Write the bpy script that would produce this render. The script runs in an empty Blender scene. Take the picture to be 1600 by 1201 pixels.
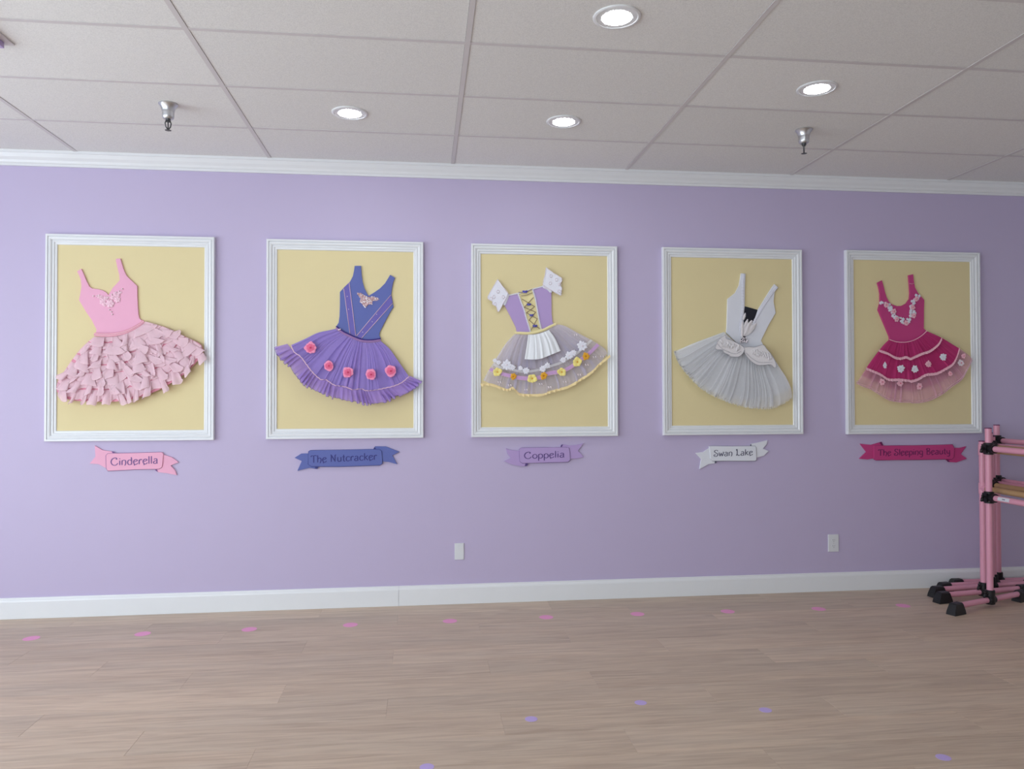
import bpy, math, random
from mathutils import Vector, Matrix
random.seed(7)
S = bpy.context.scene
COL = S.collection

# ------------------------------------------------------------------ camera
IMW, IMH, FPX = 1600.0, 1201.0, 1183.03
CAM = Vector((0.0, -5.2294, 1.4261))
R_RIGHT = Vector((0.99334993, -0.11510717, -0.00249973))
R_FWD = Vector((0.11513160, 0.99324148, 0.01469947))
R_UP = Vector((0.00079082, -0.01488952, 0.99988883))
cd = bpy.data.cameras.new('camera')
cd.sensor_fit = 'HORIZONTAL'; cd.sensor_width = 36.0
cd.lens = FPX / IMW * 36.0
cd.clip_start = 0.05; cd.clip_end = 200
cam = bpy.data.objects.new('camera', cd); COL.objects.link(cam)
M = Matrix((R_RIGHT, R_UP, -R_FWD)).transposed().to_4x4(); M.translation = CAM
cam.matrix_world = M
S.camera = cam

def srgb(r, g, b):
    def f(c):
        c /= 255.0
        return c / 12.92 if c <= 0.04045 else ((c + 0.055) / 1.055) ** 2.4
    return (f(r), f(g), f(b), 1.0)

# ------------------------------------------------------------------ world, daylight, exposure
S.view_settings.view_transform = 'Standard'
S.view_settings.look = 'None'
S.view_settings.gamma = 1.0
S.view_settings.use_curve_mapping = False
S.view_settings.exposure = -0.05
w = bpy.data.worlds.new('sky'); S.world = w; w.use_nodes = True
bg = w.node_tree.nodes['Background']
bg.inputs[0].default_value = (0.80, 0.90, 1.0, 1); bg.inputs[1].default_value = 6.0

def portal(name, loc, rot, sx, sy):
    ld = bpy.data.lights.new(name, 'AREA'); ld.shape = 'RECTANGLE'; ld.size = sx; ld.size_y = sy
    ld.cycles.is_portal = True
    o = bpy.data.objects.new(name, ld); COL.objects.link(o); o.location = loc; o.rotation_euler = rot
    return o

XL, XR, YF, H = -4.60, 5.70, -7.90, 3.0132
WIN_L = (-7.6, -1.35, 0.12, 2.80)      # left wall window: y0 y1 z0 z1
WIN_FILL = (-4.2, -1.6, 0.12, 2.60)       # fill window added in wall behind the camera: x0 x1 z0 z1
portal('window_portal', (XL - 0.02, (WIN_L[0]+WIN_L[1])/2, (WIN_L[2]+WIN_L[3])/2), (0, -math.pi/2, 0), WIN_L[3]-WIN_L[2], WIN_L[1]-WIN_L[0])
portal('window_portal', ((WIN_FILL[0]+WIN_FILL[1])/2, YF - 0.02, (WIN_FILL[2]+WIN_FILL[3])/2), (math.pi/2, 0, 0), WIN_FILL[1]-WIN_FILL[0], WIN_FILL[3]-WIN_FILL[2])
LENS_STRENGTH = 80.0

# ------------------------------------------------------------------ geometry of the picture: points on real planes
def ray(px, py):
    return R_RIGHT * ((px - IMW/2) / FPX) + R_FWD - R_UP * ((py - IMH/2) / FPX)
def P(px, py, d=0.0):                 # point at distance d in front of the back wall (y = -d)
    r = ray(px, py); t = (-d - CAM.y) / r.y
    return CAM + r * t
def PZ(px, py, z):                    # point on the horizontal plane z
    r = ray(px, py); t = (z - CAM.z) / r.z
    return CAM + r * t

# ------------------------------------------------------------------ materials
MATS = {}
def nodes(name):
    m = bpy.data.materials.new(name); m.use_nodes = True
    nt = m.node_tree; b = nt.nodes['Principled BSDF']
    MATS[name] = m
    return m, nt, b
def plain(name, col, rough=0.6, metal=0.0, var=0.04, scale=30.0, bump=0.0, spec=0.5, sheen=0.0):
    """painted / cloth surface with faint procedural variation"""
    m, nt, b = nodes(name)
    tc = nt.nodes.new('ShaderNodeTexCoord')
    n = nt.nodes.new('ShaderNodeTexNoise'); n.inputs['Scale'].default_value = scale; n.inputs['Detail'].default_value = 3
    nt.links.new(tc.outputs['Object'], n.inputs['Vector'])
    mr = nt.nodes.new('ShaderNodeMapRange'); mr.inputs[3].default_value = 1 - var; mr.inputs[4].default_value = 1 + var
    nt.links.new(n.outputs['Fac'], mr.inputs[0])
    mx = nt.nodes.new('ShaderNodeMix'); mx.data_type = 'RGBA'; mx.blend_type = 'MULTIPLY'; mx.inputs[0].default_value = 1
    mx.inputs[6].default_value = col
    nt.links.new(mr.outputs[0], mx.inputs[7]); nt.links.new(mx.outputs[2], b.inputs['Base Color'])
    b.inputs['Roughness'].default_value = rough; b.inputs['Metallic'].default_value = metal
    b.inputs['Specular IOR Level'].default_value = spec
    if sheen: b.inputs['Sheen Weight'].default_value = sheen
    if bump:
        bp = nt.nodes.new('ShaderNodeBump'); bp.inputs['Strength'].default_value = bump; bp.inputs['Distance'].default_value = 0.002
        nt.links.new(n.outputs['Fac'], bp.inputs['Height']); nt.links.new(bp.outputs[0], b.inputs['Normal'])
    return m
def sheer(name, col, alpha, transl=0.35, weave=900.0, var=0.05):
    """see-through net / organza: threads let part of the light pass"""
    m, nt, b = nodes(name)
    out = nt.nodes['Material Output']; nt.nodes.remove(b)
    d = nt.nodes.new('ShaderNodeBsdfDiffuse'); d.inputs[0].default_value = col
    t = nt.nodes.new('ShaderNodeBsdfTranslucent'); t.inputs[0].default_value = col
    a = nt.nodes.new('ShaderNodeMixShader'); a.inputs[0].default_value = transl
    nt.links.new(d.outputs[0], a.inputs[1]); nt.links.new(t.outputs[0], a.inputs[2])
    tr = nt.nodes.new('ShaderNodeBsdfTransparent')
    mx = nt.nodes.new('ShaderNodeMixShader')
    tc = nt.nodes.new('ShaderNodeTexCoord'); n = nt.nodes.new('ShaderNodeTexNoise'); n.inputs['Scale'].default_value = 60
    nt.links.new(tc.outputs['Object'], n.inputs['Vector'])
    mr = nt.nodes.new('ShaderNodeMapRange'); mr.inputs[3].default_value = alpha*(1-var); mr.inputs[4].default_value = min(1, alpha*(1+var))
    nt.links.new(n.outputs['Fac'], mr.inputs[0]); nt.links.new(mr.outputs[0], mx.inputs[0])
    nt.links.new(tr.outputs[0], mx.inputs[1]); nt.links.new(a.outputs[0], mx.inputs[2])
    nt.links.new(mx.outputs[0], out.inputs[0])
    return m

WALL2 = plain('off_white_paint', srgb(234, 231, 232), 0.6, var=0.012, scale=6)
WALL = plain('lavender_paint', srgb(194, 182, 213), 0.55, var=0.012, scale=6, bump=0.0)
WHITE = plain('white_gloss_paint', srgb(232, 234, 236), 0.30, var=0.012, scale=12)
FRAMEW = plain('white_frame_paint', srgb(233, 235, 238), 0.26, var=0.01, scale=12)
BOARD = plain('cream_yellow_board', srgb(228, 213, 165), 0.75, var=0.02, scale=5)
PINKPAINT = plain('pink_paint', srgb(236, 172, 200), 0.55, var=0.01)
PINKEDGE = plain('pale_pink_trim', srgb(244, 190, 205), 0.5, var=0.06, scale=200)
BLUEPAINT = plain('periwinkle_paint', srgb(92, 104, 172), 0.55, var=0.01)
LILACPAINT = plain('lilac_paint', srgb(182, 157, 208), 0.55, var=0.01)
WHITEPAINT = plain('white_board_paint', srgb(228, 230, 238), 0.55, var=0.01)
MAGENTA = plain('magenta_paint', srgb(196, 62, 128), 0.55, var=0.01)
DARKPINK = plain('dusky_pink_letter_shade', srgb(120, 82, 140), 0.6)  # sign letter colours: shade of engraved strokes put into the tone
DARKBLUE = plain('dark_blue_letter_shade', srgb(52, 54, 124), 0.6)
DARKLILAC = plain('dark_lilac_letter_shade', srgb(92, 70, 132), 0.6)
DARKGREY = plain('grey_letter_shade_and_print', srgb(104, 104, 124), 0.6)
DARKMAG = plain('dark_magenta_letter_shade_and_cap', srgb(112, 30, 92), 0.6)
METAL = plain('satin_chrome', srgb(205, 207, 210), 0.36, metal=1.0, var=0.02)
DMETAL = plain('dark_metal', srgb(96, 98, 100), 0.4, metal=0.9, var=0.05)
BLACK = plain('black_plastic', srgb(18, 18, 22), 0.45, var=0.1)
BARPINK = plain('pink_metal_tube', srgb(226, 158, 180), 0.35, var=0.02)
BARWOOD = plain('natural_wood_bar', srgb(186, 150, 108), 0.5, var=0.12, scale=18)
PLATE = plain('white_plate', srgb(222, 224, 228), 0.35, var=0.01)
PLATED = plain('plate_slot', srgb(110, 112, 118), 0.5)
DOTP = plain('pink_vinyl_dot', srgb(240, 160, 204), 0.5, var=0.02)
DOTV = plain('violet_vinyl_dot', srgb(194, 172, 228), 0.5, var=0.02)
PEARL = plain('pearl', srgb(250, 226, 234), 0.18, var=0.02)
CRYSTAL = plain('crystal', srgb(244, 234, 240), 0.12, metal=0.0, var=0.2, scale=300)
ROSEG = plain('rose_gold', srgb(206, 170, 172), 0.2, metal=0.2, var=0.2, scale=300)
VELVET = plain('navy_velvet', srgb(52, 32, 120), 0.8, var=0.1, scale=200)
GLITTER = plain('glitter_band', srgb(150, 112, 164), 0.4, metal=0.2, var=0.45, scale=420)
CORDP = plain('pale_cord', srgb(226, 190, 208), 0.6, var=0.1, scale=300)
CORDW = plain('white_lace', srgb(238, 226, 234), 0.7, var=0.08, scale=240)
ROSE = plain('rose_petal', srgb(246, 150, 186), 0.6, var=0.08, scale=90)
ROSEM = plain('mid_rose', srgb(236, 108, 150), 0.6, var=0.08, scale=90)
ROSED = plain('deep_rose', srgb(214, 60, 108), 0.6, var=0.08)
VIOLETBAND = plain('violet_ribbon', srgb(104, 94, 176), 0.45, var=0.25, scale=260)
LACE = plain('white_eyelet_lace', srgb(236, 236, 246), 0.7, var=0.07, scale=160, bump=0.3)
LACEC = plain('cream_lace', srgb(240, 216, 160), 0.7, var=0.12, scale=180, bump=0.3)
CREAM = plain('cream_satin', srgb(240, 226, 170), 0.55, var=0.05)
APRON = plain('white_cotton', srgb(234, 236, 240), 0.8, var=0.03, scale=80)
YEL = plain('yellow_petal', srgb(248, 232, 140), 0.6, var=0.05)
ORA = plain('amber_petal', srgb(232, 170, 40), 0.5, var=0.1)
ORAD = plain('amber_heart', srgb(190, 110, 20), 0.5)
GOLDCORD = plain('bronze_cord', srgb(132, 108, 92), 0.5, var=0.2, scale=200)
BOWB = plain('blue_bow', srgb(96, 96, 190), 0.5, var=0.1)
LILRIB = plain('lilac_ribbon', srgb(206, 166, 214), 0.4, var=0.12, scale=120)
FEATHER = plain('white_feather', srgb(232, 228, 230), 0.8, var=0.08, scale=120, bump=0.4)
NAVY = plain('dark_sequin', srgb(24, 26, 40), 0.35, var=0.3, scale=300)
SILVER = plain('silver_thread', srgb(172, 170, 182), 0.35, metal=0.5, var=0.2, scale=200)
LAVREFL = plain('lavender_vent_reflection', srgb(180, 160, 206), 0.5, var=0.02)  # reflection of the lavender wall put into the vent colour
STICK = plain('label_paper', srgb(220, 222, 228), 0.5)
RUFFLE = sheer('pink_organza', srgb(250, 220, 230), 0.86, 0.22)
APPL = plain('pale_pink_applique', srgb(246, 204, 220), 0.4, var=0.08, scale=200)
RUFEDGE = plain('pale_ruffle_edge', srgb(252, 222, 230), 0.6)
UNDERP = plain('pink_lining', srgb(226, 150, 172), 0.7, var=0.05)
ORGF = sheer('violet_frill_organza', srgb(190, 160, 234), 0.62, 0.22)
ORGV = sheer('violet_organza', srgb(200, 172, 238), 0.50, 0.18)
LINV = plain('violet_lining', srgb(112, 104, 190), 0.6, var=0.08, scale=14)
TULG = sheer('grey_lilac_tulle', srgb(228, 224, 250), 0.30, 0.3)
LACEB = sheer('white_lace_net', srgb(240, 240, 246), 0.60, 0.2)
TULW = sheer('white_tulle', srgb(250, 251, 255), 0.32, 0.18)
LINW = sheer('white_lining_net', srgb(246, 248, 252), 0.82, 0.08)
TULM = sheer('magenta_organza', srgb(218, 74, 142), 0.60, 0.2)
LINM = plain('magenta_lining', srgb(202, 58, 124), 0.65, var=0.06, scale=20)
TULPM = sheer('magenta_net', srgb(200, 70, 130), 0.55, 0.2)
TULPK = sheer('rose_tulle', srgb(252, 200, 222), 0.34, 0.25)
WINGLASS_m, _nt, _b = nodes('window_glass')
_o = _nt.nodes['Material Output']; _nt.nodes.remove(_b)
_t = _nt.nodes.new('ShaderNodeBsdfTransparent'); _g = _nt.nodes.new('ShaderNodeBsdfGlossy'); _g.inputs['Roughness'].default_value = 0.02
_x = _nt.nodes.new('ShaderNodeMixShader'); _x.inputs[0].default_value = 0.06
_nt.links.new(_t.outputs[0], _x.inputs[1]); _nt.links.new(_g.outputs[0], _x.inputs[2]); _nt.links.new(_x.outputs[0], _o.inputs[0])

def lens_material():
    m, nt, b = nodes('lit_lens')
    b.inputs['Emission Color'].default_value = (0.90, 0.96, 1.0, 1)
    b.inputs['Emission Strength'].default_value = LENS_STRENGTH
    return m
LENS = lens_material()

def tile_material():
    m, nt, b = nodes('mineral_ceiling_tile')
    tc = nt.nodes.new('ShaderNodeTexCoord')
    n = nt.nodes.new('ShaderNodeTexNoise'); n.inputs['Scale'].default_value = 190; n.inputs['Detail'].default_value = 4
    n2 = nt.nodes.new('ShaderNodeTexNoise'); n2.inputs['Scale'].default_value = 3
    oi = nt.nodes.new('ShaderNodeObjectInfo')
    nt.links.new(tc.outputs['Object'], n.inputs['Vector']); nt.links.new(tc.outputs['Object'], n2.inputs['Vector'])
    cr = nt.nodes.new('ShaderNodeValToRGB')
    cr.color_ramp.elements[0].position = 0.30; cr.color_ramp.elements[0].color = srgb(224, 224, 222)
    cr.color_ramp.elements[1].position = 0.62; cr.color_ramp.elements[1].color = srgb(240, 240, 237)
    nt.links.new(n.outputs['Fac'], cr.inputs[0])
    mr = nt.nodes.new('ShaderNodeMapRange'); mr.inputs[3].default_value = 0.97; mr.inputs[4].default_value = 1.02
    nt.links.new(oi.outputs['Random'], mr.inputs[0])
    mx = nt.nodes.new('ShaderNodeMix'); mx.data_type = 'RGBA'; mx.blend_type = 'MULTIPLY'; mx.inputs[0].default_value = 1
    nt.links.new(cr.outputs[0], mx.inputs[6]); nt.links.new(mr.outputs[0], mx.inputs[7])
    nt.links.new(mx.outputs[2], b.inputs['Base Color'])
    b.inputs['Roughness'].default_value = 0.9
    bp = nt.nodes.new('ShaderNodeBump'); bp.inputs['Strength'].default_value = 0.25; bp.inputs['Distance'].default_value = 0.002
    nt.links.new(n.outputs['Fac'], bp.inputs['Height']); nt.links.new(bp.outputs[0], b.inputs['Normal'])
    return m
TILE = tile_material()
TEE = plain('ceiling_tee_paint', srgb(214, 210, 210), 0.5, var=0.01)
BACKING = plain('ceiling_backing', srgb(120, 116, 116), 0.9)

def plank_material():
    m, nt, b = nodes('oak_plank')
    tc = nt.nodes.new('ShaderNodeTexCoord'); oi = nt.nodes.new('ShaderNodeObjectInfo')
    sc = nt.nodes.new('ShaderNodeVectorMath'); sc.operation = 'SCALE'; sc.inputs[3].default_value = 37.0
    cmb = nt.nodes.new('ShaderNodeCombineXYZ')
    for k in range(3): nt.links.new(oi.outputs['Random'], cmb.inputs[k])
    nt.links.new(cmb.outputs[0], sc.inputs[0])
    ad = nt.nodes.new('ShaderNodeVectorMath'); ad.operation = 'ADD'
    nt.links.new(tc.outputs['Object'], ad.inputs[0]); nt.links.new(sc.outputs[0], ad.inputs[1])
    def noise(sx, sy, detail, dist=0.0):
        mp = nt.nodes.new('ShaderNodeMapping'); mp.inputs['Scale'].default_value = (sx, sy, 1)
        nt.links.new(ad.outputs[0], mp.inputs[0])
        n = nt.nodes.new('ShaderNodeTexNoise'); n.inputs['Scale'].default_value = 1; n.inputs['Detail'].default_value = detail
        n.inputs['Distortion'].default_value = dist
        nt.links.new(mp.outputs[0], n.inputs['Vector']); return n
    n1 = noise(2.2, 30, 6, 1.2); n2 = noise(9, 210, 4); n3 = noise(0.8, 5, 2)
    def ramp(p0, c0, p1, c1, src):
        r = nt.nodes.new('ShaderNodeValToRGB')
        r.color_ramp.elements[0].position = p0; r.color_ramp.elements[0].color = c0
        r.color_ramp.elements[1].position = p1; r.color_ramp.elements[1].color = c1
        nt.links.new(src, r.inputs[0]); return r
    r1 = ramp(0.30, srgb(188, 166, 146), 0.62, srgb(210, 190, 169), n1.outputs['Fac'])
    r2 = ramp(0.30, (0.94, 0.94, 0.94, 1), 0.65, (1.03, 1.02, 1.02, 1), n2.outputs['Fac'])
    r3 = ramp(0.3, (0.95, 0.96, 0.97, 1), 0.7, (1.04, 1.02, 1.0, 1), n3.outputs['Fac'])
    def mul(a, c):
        x = nt.nodes.new('ShaderNodeMix'); x.data_type = 'RGBA'; x.blend_type = 'MULTIPLY'; x.inputs[0].default_value = 1
        nt.links.new(a, x.inputs[6]); nt.links.new(c, x.inputs[7]); return x.outputs[2]
    c = mul(mul(r1.outputs[0], r2.outputs[0]), r3.outputs[0])
    mr = nt.nodes.new('ShaderNodeMapRange'); mr.inputs[3].default_value = 0.93; mr.inputs[4].default_value = 1.05
    nt.links.new(oi.outputs['Random'], mr.inputs[0])
    c = mul(c, mr.outputs[0]); nt.links.new(c, b.inputs['Base Color'])
    b.inputs['Roughness'].default_value = 0.46; b.inputs['Specular IOR Level'].default_value = 0.45
    bp = nt.nodes.new('ShaderNodeBump'); bp.inputs['Strength'].default_value = 0.08; bp.inputs['Distance'].default_value = 0.001
    nt.links.new(n2.outputs['Fac'], bp.inputs['Height']); nt.links.new(bp.outputs[0], b.inputs['Normal'])
    return m
PLANK = plank_material()
SUBFLOOR = plain('dark_subfloor', srgb(150, 126, 108), 0.9)

# ------------------------------------------------------------------ mesh helpers
class MB:
    def __init__(s): s.v = []; s.f = []; s.m = []
    def add(s, vs, fs, mi=0):
        o = len(s.v); s.v += [tuple(v) for v in vs]
        s.f += [tuple(i + o for i in f) for f in fs]; s.m += [mi] * len(fs)
        return s
    def box(s, x0, x1, y0, y1, z0, z1, mi=0):
        v = [(x, y, z) for z in (z0, z1) for y in (y0, y1) for x in (x0, x1)]
        return s.add(v, [(0, 2, 3, 1), (4, 5, 7, 6), (0, 1, 5, 4), (2, 6, 7, 3), (0, 4, 6, 2), (1, 3, 7, 5)], mi)
    def grid(s, pts, mi=0, closed=False):
        nv = len(pts); nu = len(pts[0]); f = []
        for j in range(nv - 1):
            for i in range(nu - (0 if closed else 1)):
                a = j*nu + i; b_ = j*nu + (i + 1) % nu
                f.append((a, b_, b_ + nu, a + nu))
        return s.add([p for row in pts for p in row], f, mi)
    def tube(s, pts, r, n=8, mi=0, caps=True):
        pts = [Vector(p) for p in pts]; rings = []
        rr = r if isinstance(r, (list, tuple)) else [r] * len(pts)
        up = None
        for i, p in enumerate(pts):
            t = (pts[min(i+1, len(pts)-1)] - pts[max(i-1, 0)])
            if t.length < 1e-9: t = Vector((0, 0, 1))
            t.normalize()
            if up is None: up = Vector((0, 0, 1)) if abs(t.z) < 0.9 else Vector((1, 0, 0))
            a = t.cross(up)
            if a.length < 1e-6: a = t.orthogonal()
            a.normalize(); b_ = t.cross(a).normalized(); up = b_.cross(t) if False else up
            rings.append([p + (a*math.cos(k*2*math.pi/n) + b_*math.sin(k*2*math.pi/n)) * rr[i] for k in range(n)])
        o = len(s.v); s.grid(rings, mi, closed=True)
        if caps:
            s.f.append(tuple(o + k for k in range(n))[::-1]); s.m.append(mi)
            q = o + (len(pts)-1)*n; s.f.append(tuple(q + k for k in range(n))); s.m.append(mi)
        return s
    def lathe(s, prof, c, n=24, axis='z', mi=0):
        rings = []
        for r, h in prof:
            ring = []
            for k in range(n):
                a = 2*math.pi*k/n; x, y = r*math.cos(a), r*math.sin(a)
                ring.append(Vector(c) + (Vector((x, y, h)) if axis == 'z' else Vector((x, -h, y))))
            rings.append(ring)
        return s.grid(rings, mi, closed=True)
    def ball(s, c, r, mi=0, n=8, flat=1.0):
        prof = [(r*math.sin(math.pi*k/5), -r*flat*math.cos(math.pi*k/5)) for k in range(6)]
        prof[0] = (r*0.02, prof[0][1]); prof[-1] = (r*0.02, prof[-1][1])
        return s.lathe(prof, c, n, 'y', mi)
    def prism(s, front, thick, mi=0, bevel=0.0):
        """front: list of 3D points (in order) on a plane facing the room; extruded back by thick along +y"""
        n = len(front); f3 = [Vector(p) for p in front]
        c = sum(f3, Vector()) / n
        vs = []; rings = []
        if bevel:
            top = []
            for i in range(n):
                a, p, q = f3[i-1], f3[i], f3[(i+1) % n]
                e1 = (p-a); e2 = (q-p); e1.y = e2.y = 0
                if e1.length < 1e-7 or e2.length < 1e-7: top.append(p.copy()); continue
                e1.normalize(); e2.normalize()
                n1 = Vector((-e1.z, 0, e1.x)); n2 = Vector((-e2.z, 0, e2.x)); nn = n1 + n2
                if nn.length < 0.3: nn = n1
                nn.normalize(); top.append((p, nn))
            area = sum(f3[i-1].x*f3[i].z - f3[i].x*f3[i-1].z for i in range(n))
            sg = 1 if area > 0 else -1
            inner = [(t[0] + t[1]*sg*bevel) if isinstance(t, tuple) else t for t in top]
            rings = [inner, [p + Vector((0, bevel, 0)) for p in f3], [p + Vector((0, thick, 0)) for p in f3]]
        else:
            rings = [f3, [p + Vector((0, thick, 0)) for p in f3]]
        o = len(s.v)
        for r in rings: s.v += [tuple(p) for p in r]
        k = len(rings)
        for j in range(k-1):
            for i in range(n):
                a = o + j*n + i; b_ = o + j*n + (i+1) % n
                s.f.append((a, b_, b_ + n, a + n)); s.m.append(mi)
        s.f.append(tuple(range(o, o+n))); s.m.append(mi)
        s.f.append(tuple(range(o + (k-1)*n, o + k*n))[::-1]); s.m.append(mi)
        return s
    def mesh(s, name, mats):
        me = bpy.data.meshes.new(name); me.from_pydata(s.v, [], s.f)
        for m in (mats if isinstance(mats, (list, tuple)) else [mats]): me.materials.append(m)
        if max(s.m, default=0) > 0: me.polygons.foreach_set('material_index', s.m)
        me.update()
        return me
    def build(s, name, mats, parent=None, smooth=False, angle=None, origin=None):
        if origin is not None:
            o_ = Vector(origin); s.v = [tuple(Vector(v) - o_) for v in s.v]
        me = s.mesh(name, mats)
        import bmesh
        bm = bmesh.new(); bm.from_mesh(me); bmesh.ops.recalc_face_normals(bm, faces=bm.faces); bm.to_mesh(me); bm.free()
        if smooth:
            me.polygons.foreach_set('use_smooth', [True]*len(me.polygons))
            if angle: me.set_sharp_from_angle(angle=math.radians(angle))
        o = bpy.data.objects.new(name, me); COL.objects.link(o)
        if origin is not None: o.location = origin
        if parent is not None:
            o.parent = parent
            if parent.type == 'EMPTY' or parent.location.length > 0:
                o.matrix_parent_inverse = Matrix.Translation(-world_loc(parent))
        return o
def world_loc(o):
    l = o.location.copy()
    if o.parent is not None: l = l + world_loc(o.parent) + o.matrix_parent_inverse.translation
    return l
def tag(o, label=None, cat=None, group=None, kind=None):
    if label: o['label'] = label
    if cat: o['category'] = cat
    if group: o['group'] = group
    if kind: o['kind'] = kind
    return o
def thing(name, loc, label=None, cat=None, group=None, kind=None):
    o = bpy.data.objects.new(name, None); COL.objects.link(o); o.location = loc; o.empty_display_size = 0.1
    return tag(o, label, cat, group, kind)
def smooth_path(pts, sub=6, closed=False):
    pts = [tuple(p) for p in pts]; n = len(pts); out = []
    for i in range(n if closed else n-1):
        p0 = pts[i-1] if (closed or i > 0) else pts[0]
        p1 = pts[i]; p2 = pts[(i+1) % n]
        p3 = pts[(i+2) % n] if (closed or i+2 < n) else pts[-1]
        for k in range(sub):
            t = k/sub
            out.append(tuple(0.5*((2*b) + (-a+c)*t + (2*a-5*b+4*c-d)*t*t + (-a+3*b-3*c+d)*t**3) for a, b, c, d in zip(p0, p1, p2, p3)))
    if not closed: out.append(pts[-1])
    return out
def resample(pts, n):
    L = [0]
    for a, b in zip(pts, pts[1:]): L.append(L[-1] + math.dist(a, b))
    out = []; j = 0
    for k in range(n):
        d = L[-1]*k/(n-1)
        while j < len(L)-2 and L[j+1] < d: j += 1
        seg = L[j+1]-L[j]; t = 0 if seg < 1e-9 else (d-L[j])/seg
        out.append(tuple(a + (b-a)*t for a, b in zip(pts[j], pts[j+1])))
    return out
def coons(top, bottom, left, right, nu, nv):
    T = resample(smooth_path(top), nu); B = resample(smooth_path(bottom), nu)
    Lf = resample(smooth_path(left), nv); Rt = resample(smooth_path(right), nv)
    g = []
    for j in range(nv):
        v = j/(nv-1); row = []
        for i in range(nu):
            u = i/(nu-1)
            row.append(tuple((1-v)*T[i][k] + v*B[i][k] + (1-u)*Lf[j][k] + u*Rt[j][k]
                       - ((1-u)*(1-v)*T[0][k] + u*(1-v)*T[-1][k] + (1-u)*v*B[0][k] + u*v*B[-1][k]) for k in (0, 1)))
        g.append(row)
    return g
def crop(x0, y0, s):
    return lambda pts: [(x0 + a/s, y0 + b/s) for a, b in pts]
def ctube(mb, pxpts, d, r, n=6, mi=0, wob=0.0, freq=1.0, sub=5):
    p = smooth_path(pxpts, sub); 
    q = [P(a, b, d if not callable(d) else d(a, b)) for a, b in p]
    if wob:
        q = [Vector(x) + Vector((0, 0, wob*math.sin(k*freq))) for k, x in enumerate(q)]
    return mb.tube(q, r, n, mi)

# ================================================================== SETTING
# floor: nine-inch planks in a three-step stagger
floor = MB().box(XL, XR, YF, 0, -0.03, -0.0095).build('floor', SUBFLOOR); tag(floor, 'light oak plank floor', kind='structure')
PL, PW = 1.524, 0.2286
pk_cache = {}
def plank(x0, x1, y0, y1):
    key = (round(x1-x0, 3), round(y1-y0, 3))
    if key not in pk_cache:
        hx, hy, g = (x1-x0)/2 - 0.0002, (y1-y0)/2 - 0.0002, 0.0009
        mb = MB()
        a = [(-hx, -hy), (hx, -hy), (hx, hy), (-hx, hy)]; c = [(-hx+g, -hy+g), (hx-g, -hy+g), (hx-g, hy-g), (-hx+g, hy-g)]
        mb.grid([[(x, y, -0.009) for x, y in a], [(x, y, -0.0006) for x, y in a], [(x, y, 0.0) for x, y in c]], closed=True)
        mb.f.append((8, 9, 10, 11)); mb.m.append(0)
        pk_cache[key] = mb.mesh('plank', PLANK)
    o = bpy.data.objects.new('plank', pk_cache[key]); COL.objects.link(o)
    o.location = ((x0+x1)/2, (y0+y1)/2, 0); o.parent = floor
row = -2; 
while True:
    yc = -0.3302 - PW*row; y1, y0 = yc + PW/2, yc - PW/2
    if y0 < YF: break
    if y0 < -0.004:
        y1c = min(y1, -0.004)
        off = -0.17 + 0.508*(row % 3)
        x = off - PL*math.ceil((off - XL)/PL)
        while x < XR:
            a, b_ = max(x, XL), min(x+PL, XR)
            if b_ - a > 0.05: plank(a, b_, y0, y1c)
            x += PL
    row += 1

# walls
wb = MB().box(XL-0.15, XR+0.15, 0, 0.12, -0.03, H+0.15).build('wall_back', WALL); tag(wb, 'lavender painted wall behind the framed costumes', kind='structure')
wr = MB().box(XR, XR+0.12, YF, 0, -0.03, H+0.15).build('wall_right', WALL2); tag(wr, 'off white side wall', kind='structure')
y0, y1, z0, z1 = WIN_L
mb = MB()
mb.box(XL-0.12, XL, YF, y0, -0.03, H+0.15).box(XL-0.12, XL, y1, 0, -0.03, H+0.15).box(XL-0.12, XL, y0, y1, -0.03, z0).box(XL-0.12, XL, y0, y1, z1, H+0.15)
tag(mb.build('wall_left', WALL2), 'off white side wall with wide window', kind='structure')
x0, x1, z0, z1 = WIN_FILL
mb = MB()
mb.box(XL-0.12, x0, YF-0.12, YF, -0.03, H+0.15).box(x1, XR+0.12, YF-0.12, YF, -0.03, H+0.15).box(x0, x1, YF-0.12, YF, -0.03, z0).box(x0, x1, YF-0.12, YF, z1, H+0.15)
tag(mb.build('wall_front', WALL2), 'off white wall with added window', kind='structure')
def window(name, horiz, a0, a1, z0, z1, at):
    o = thing(name, ((at, (a0+a1)/2, z0) if horiz == 'y' else ((a0+a1)/2, at, z0)), 'large unseen window', None, None, 'structure')
    def bx(mb, p0, p1, q0, q1, r0, r1):
        return mb.box(r0, r1, p0, p1, q0, q1) if horiz == 'y' else mb.box(p0, p1, r0, r1, q0, q1)
    n = 4; t = 0.05; mb = MB(); s = -1
    r0, r1 = at - 0.08, at - 0.02
    for k in range(n+1):
        c = a0 + (a1-a0)*k/n; c = min(max(c, a0 + t/2), a1 - t/2); bx(mb, c-t/2, c+t/2, z0, z1, r0, r1)
    bx(mb, a0, a1, z0, z0+t, r0, r1); bx(mb, a0, a1, z1-t, z1, r0, r1)
    mb.build('window_frame', METAL, o)
    for k in range(n):
        c0 = a0 + (a1-a0)*k/n + t/2 + 0.002; c1 = a0 + (a1-a0)*(k+1)/n - t/2 - 0.002
        bx(MB(), c0, c1, z0+t, z1-t, at-0.052, at-0.048).build('pane', WINGLASS_m, o)
window('window_1', 'y', *WIN_L[:2], *WIN_L[2:], XL)
window('window_fill', 'x', *WIN_FILL[:2], *WIN_FILL[2:], YF)  # unseen rear window, added for its light

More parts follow.
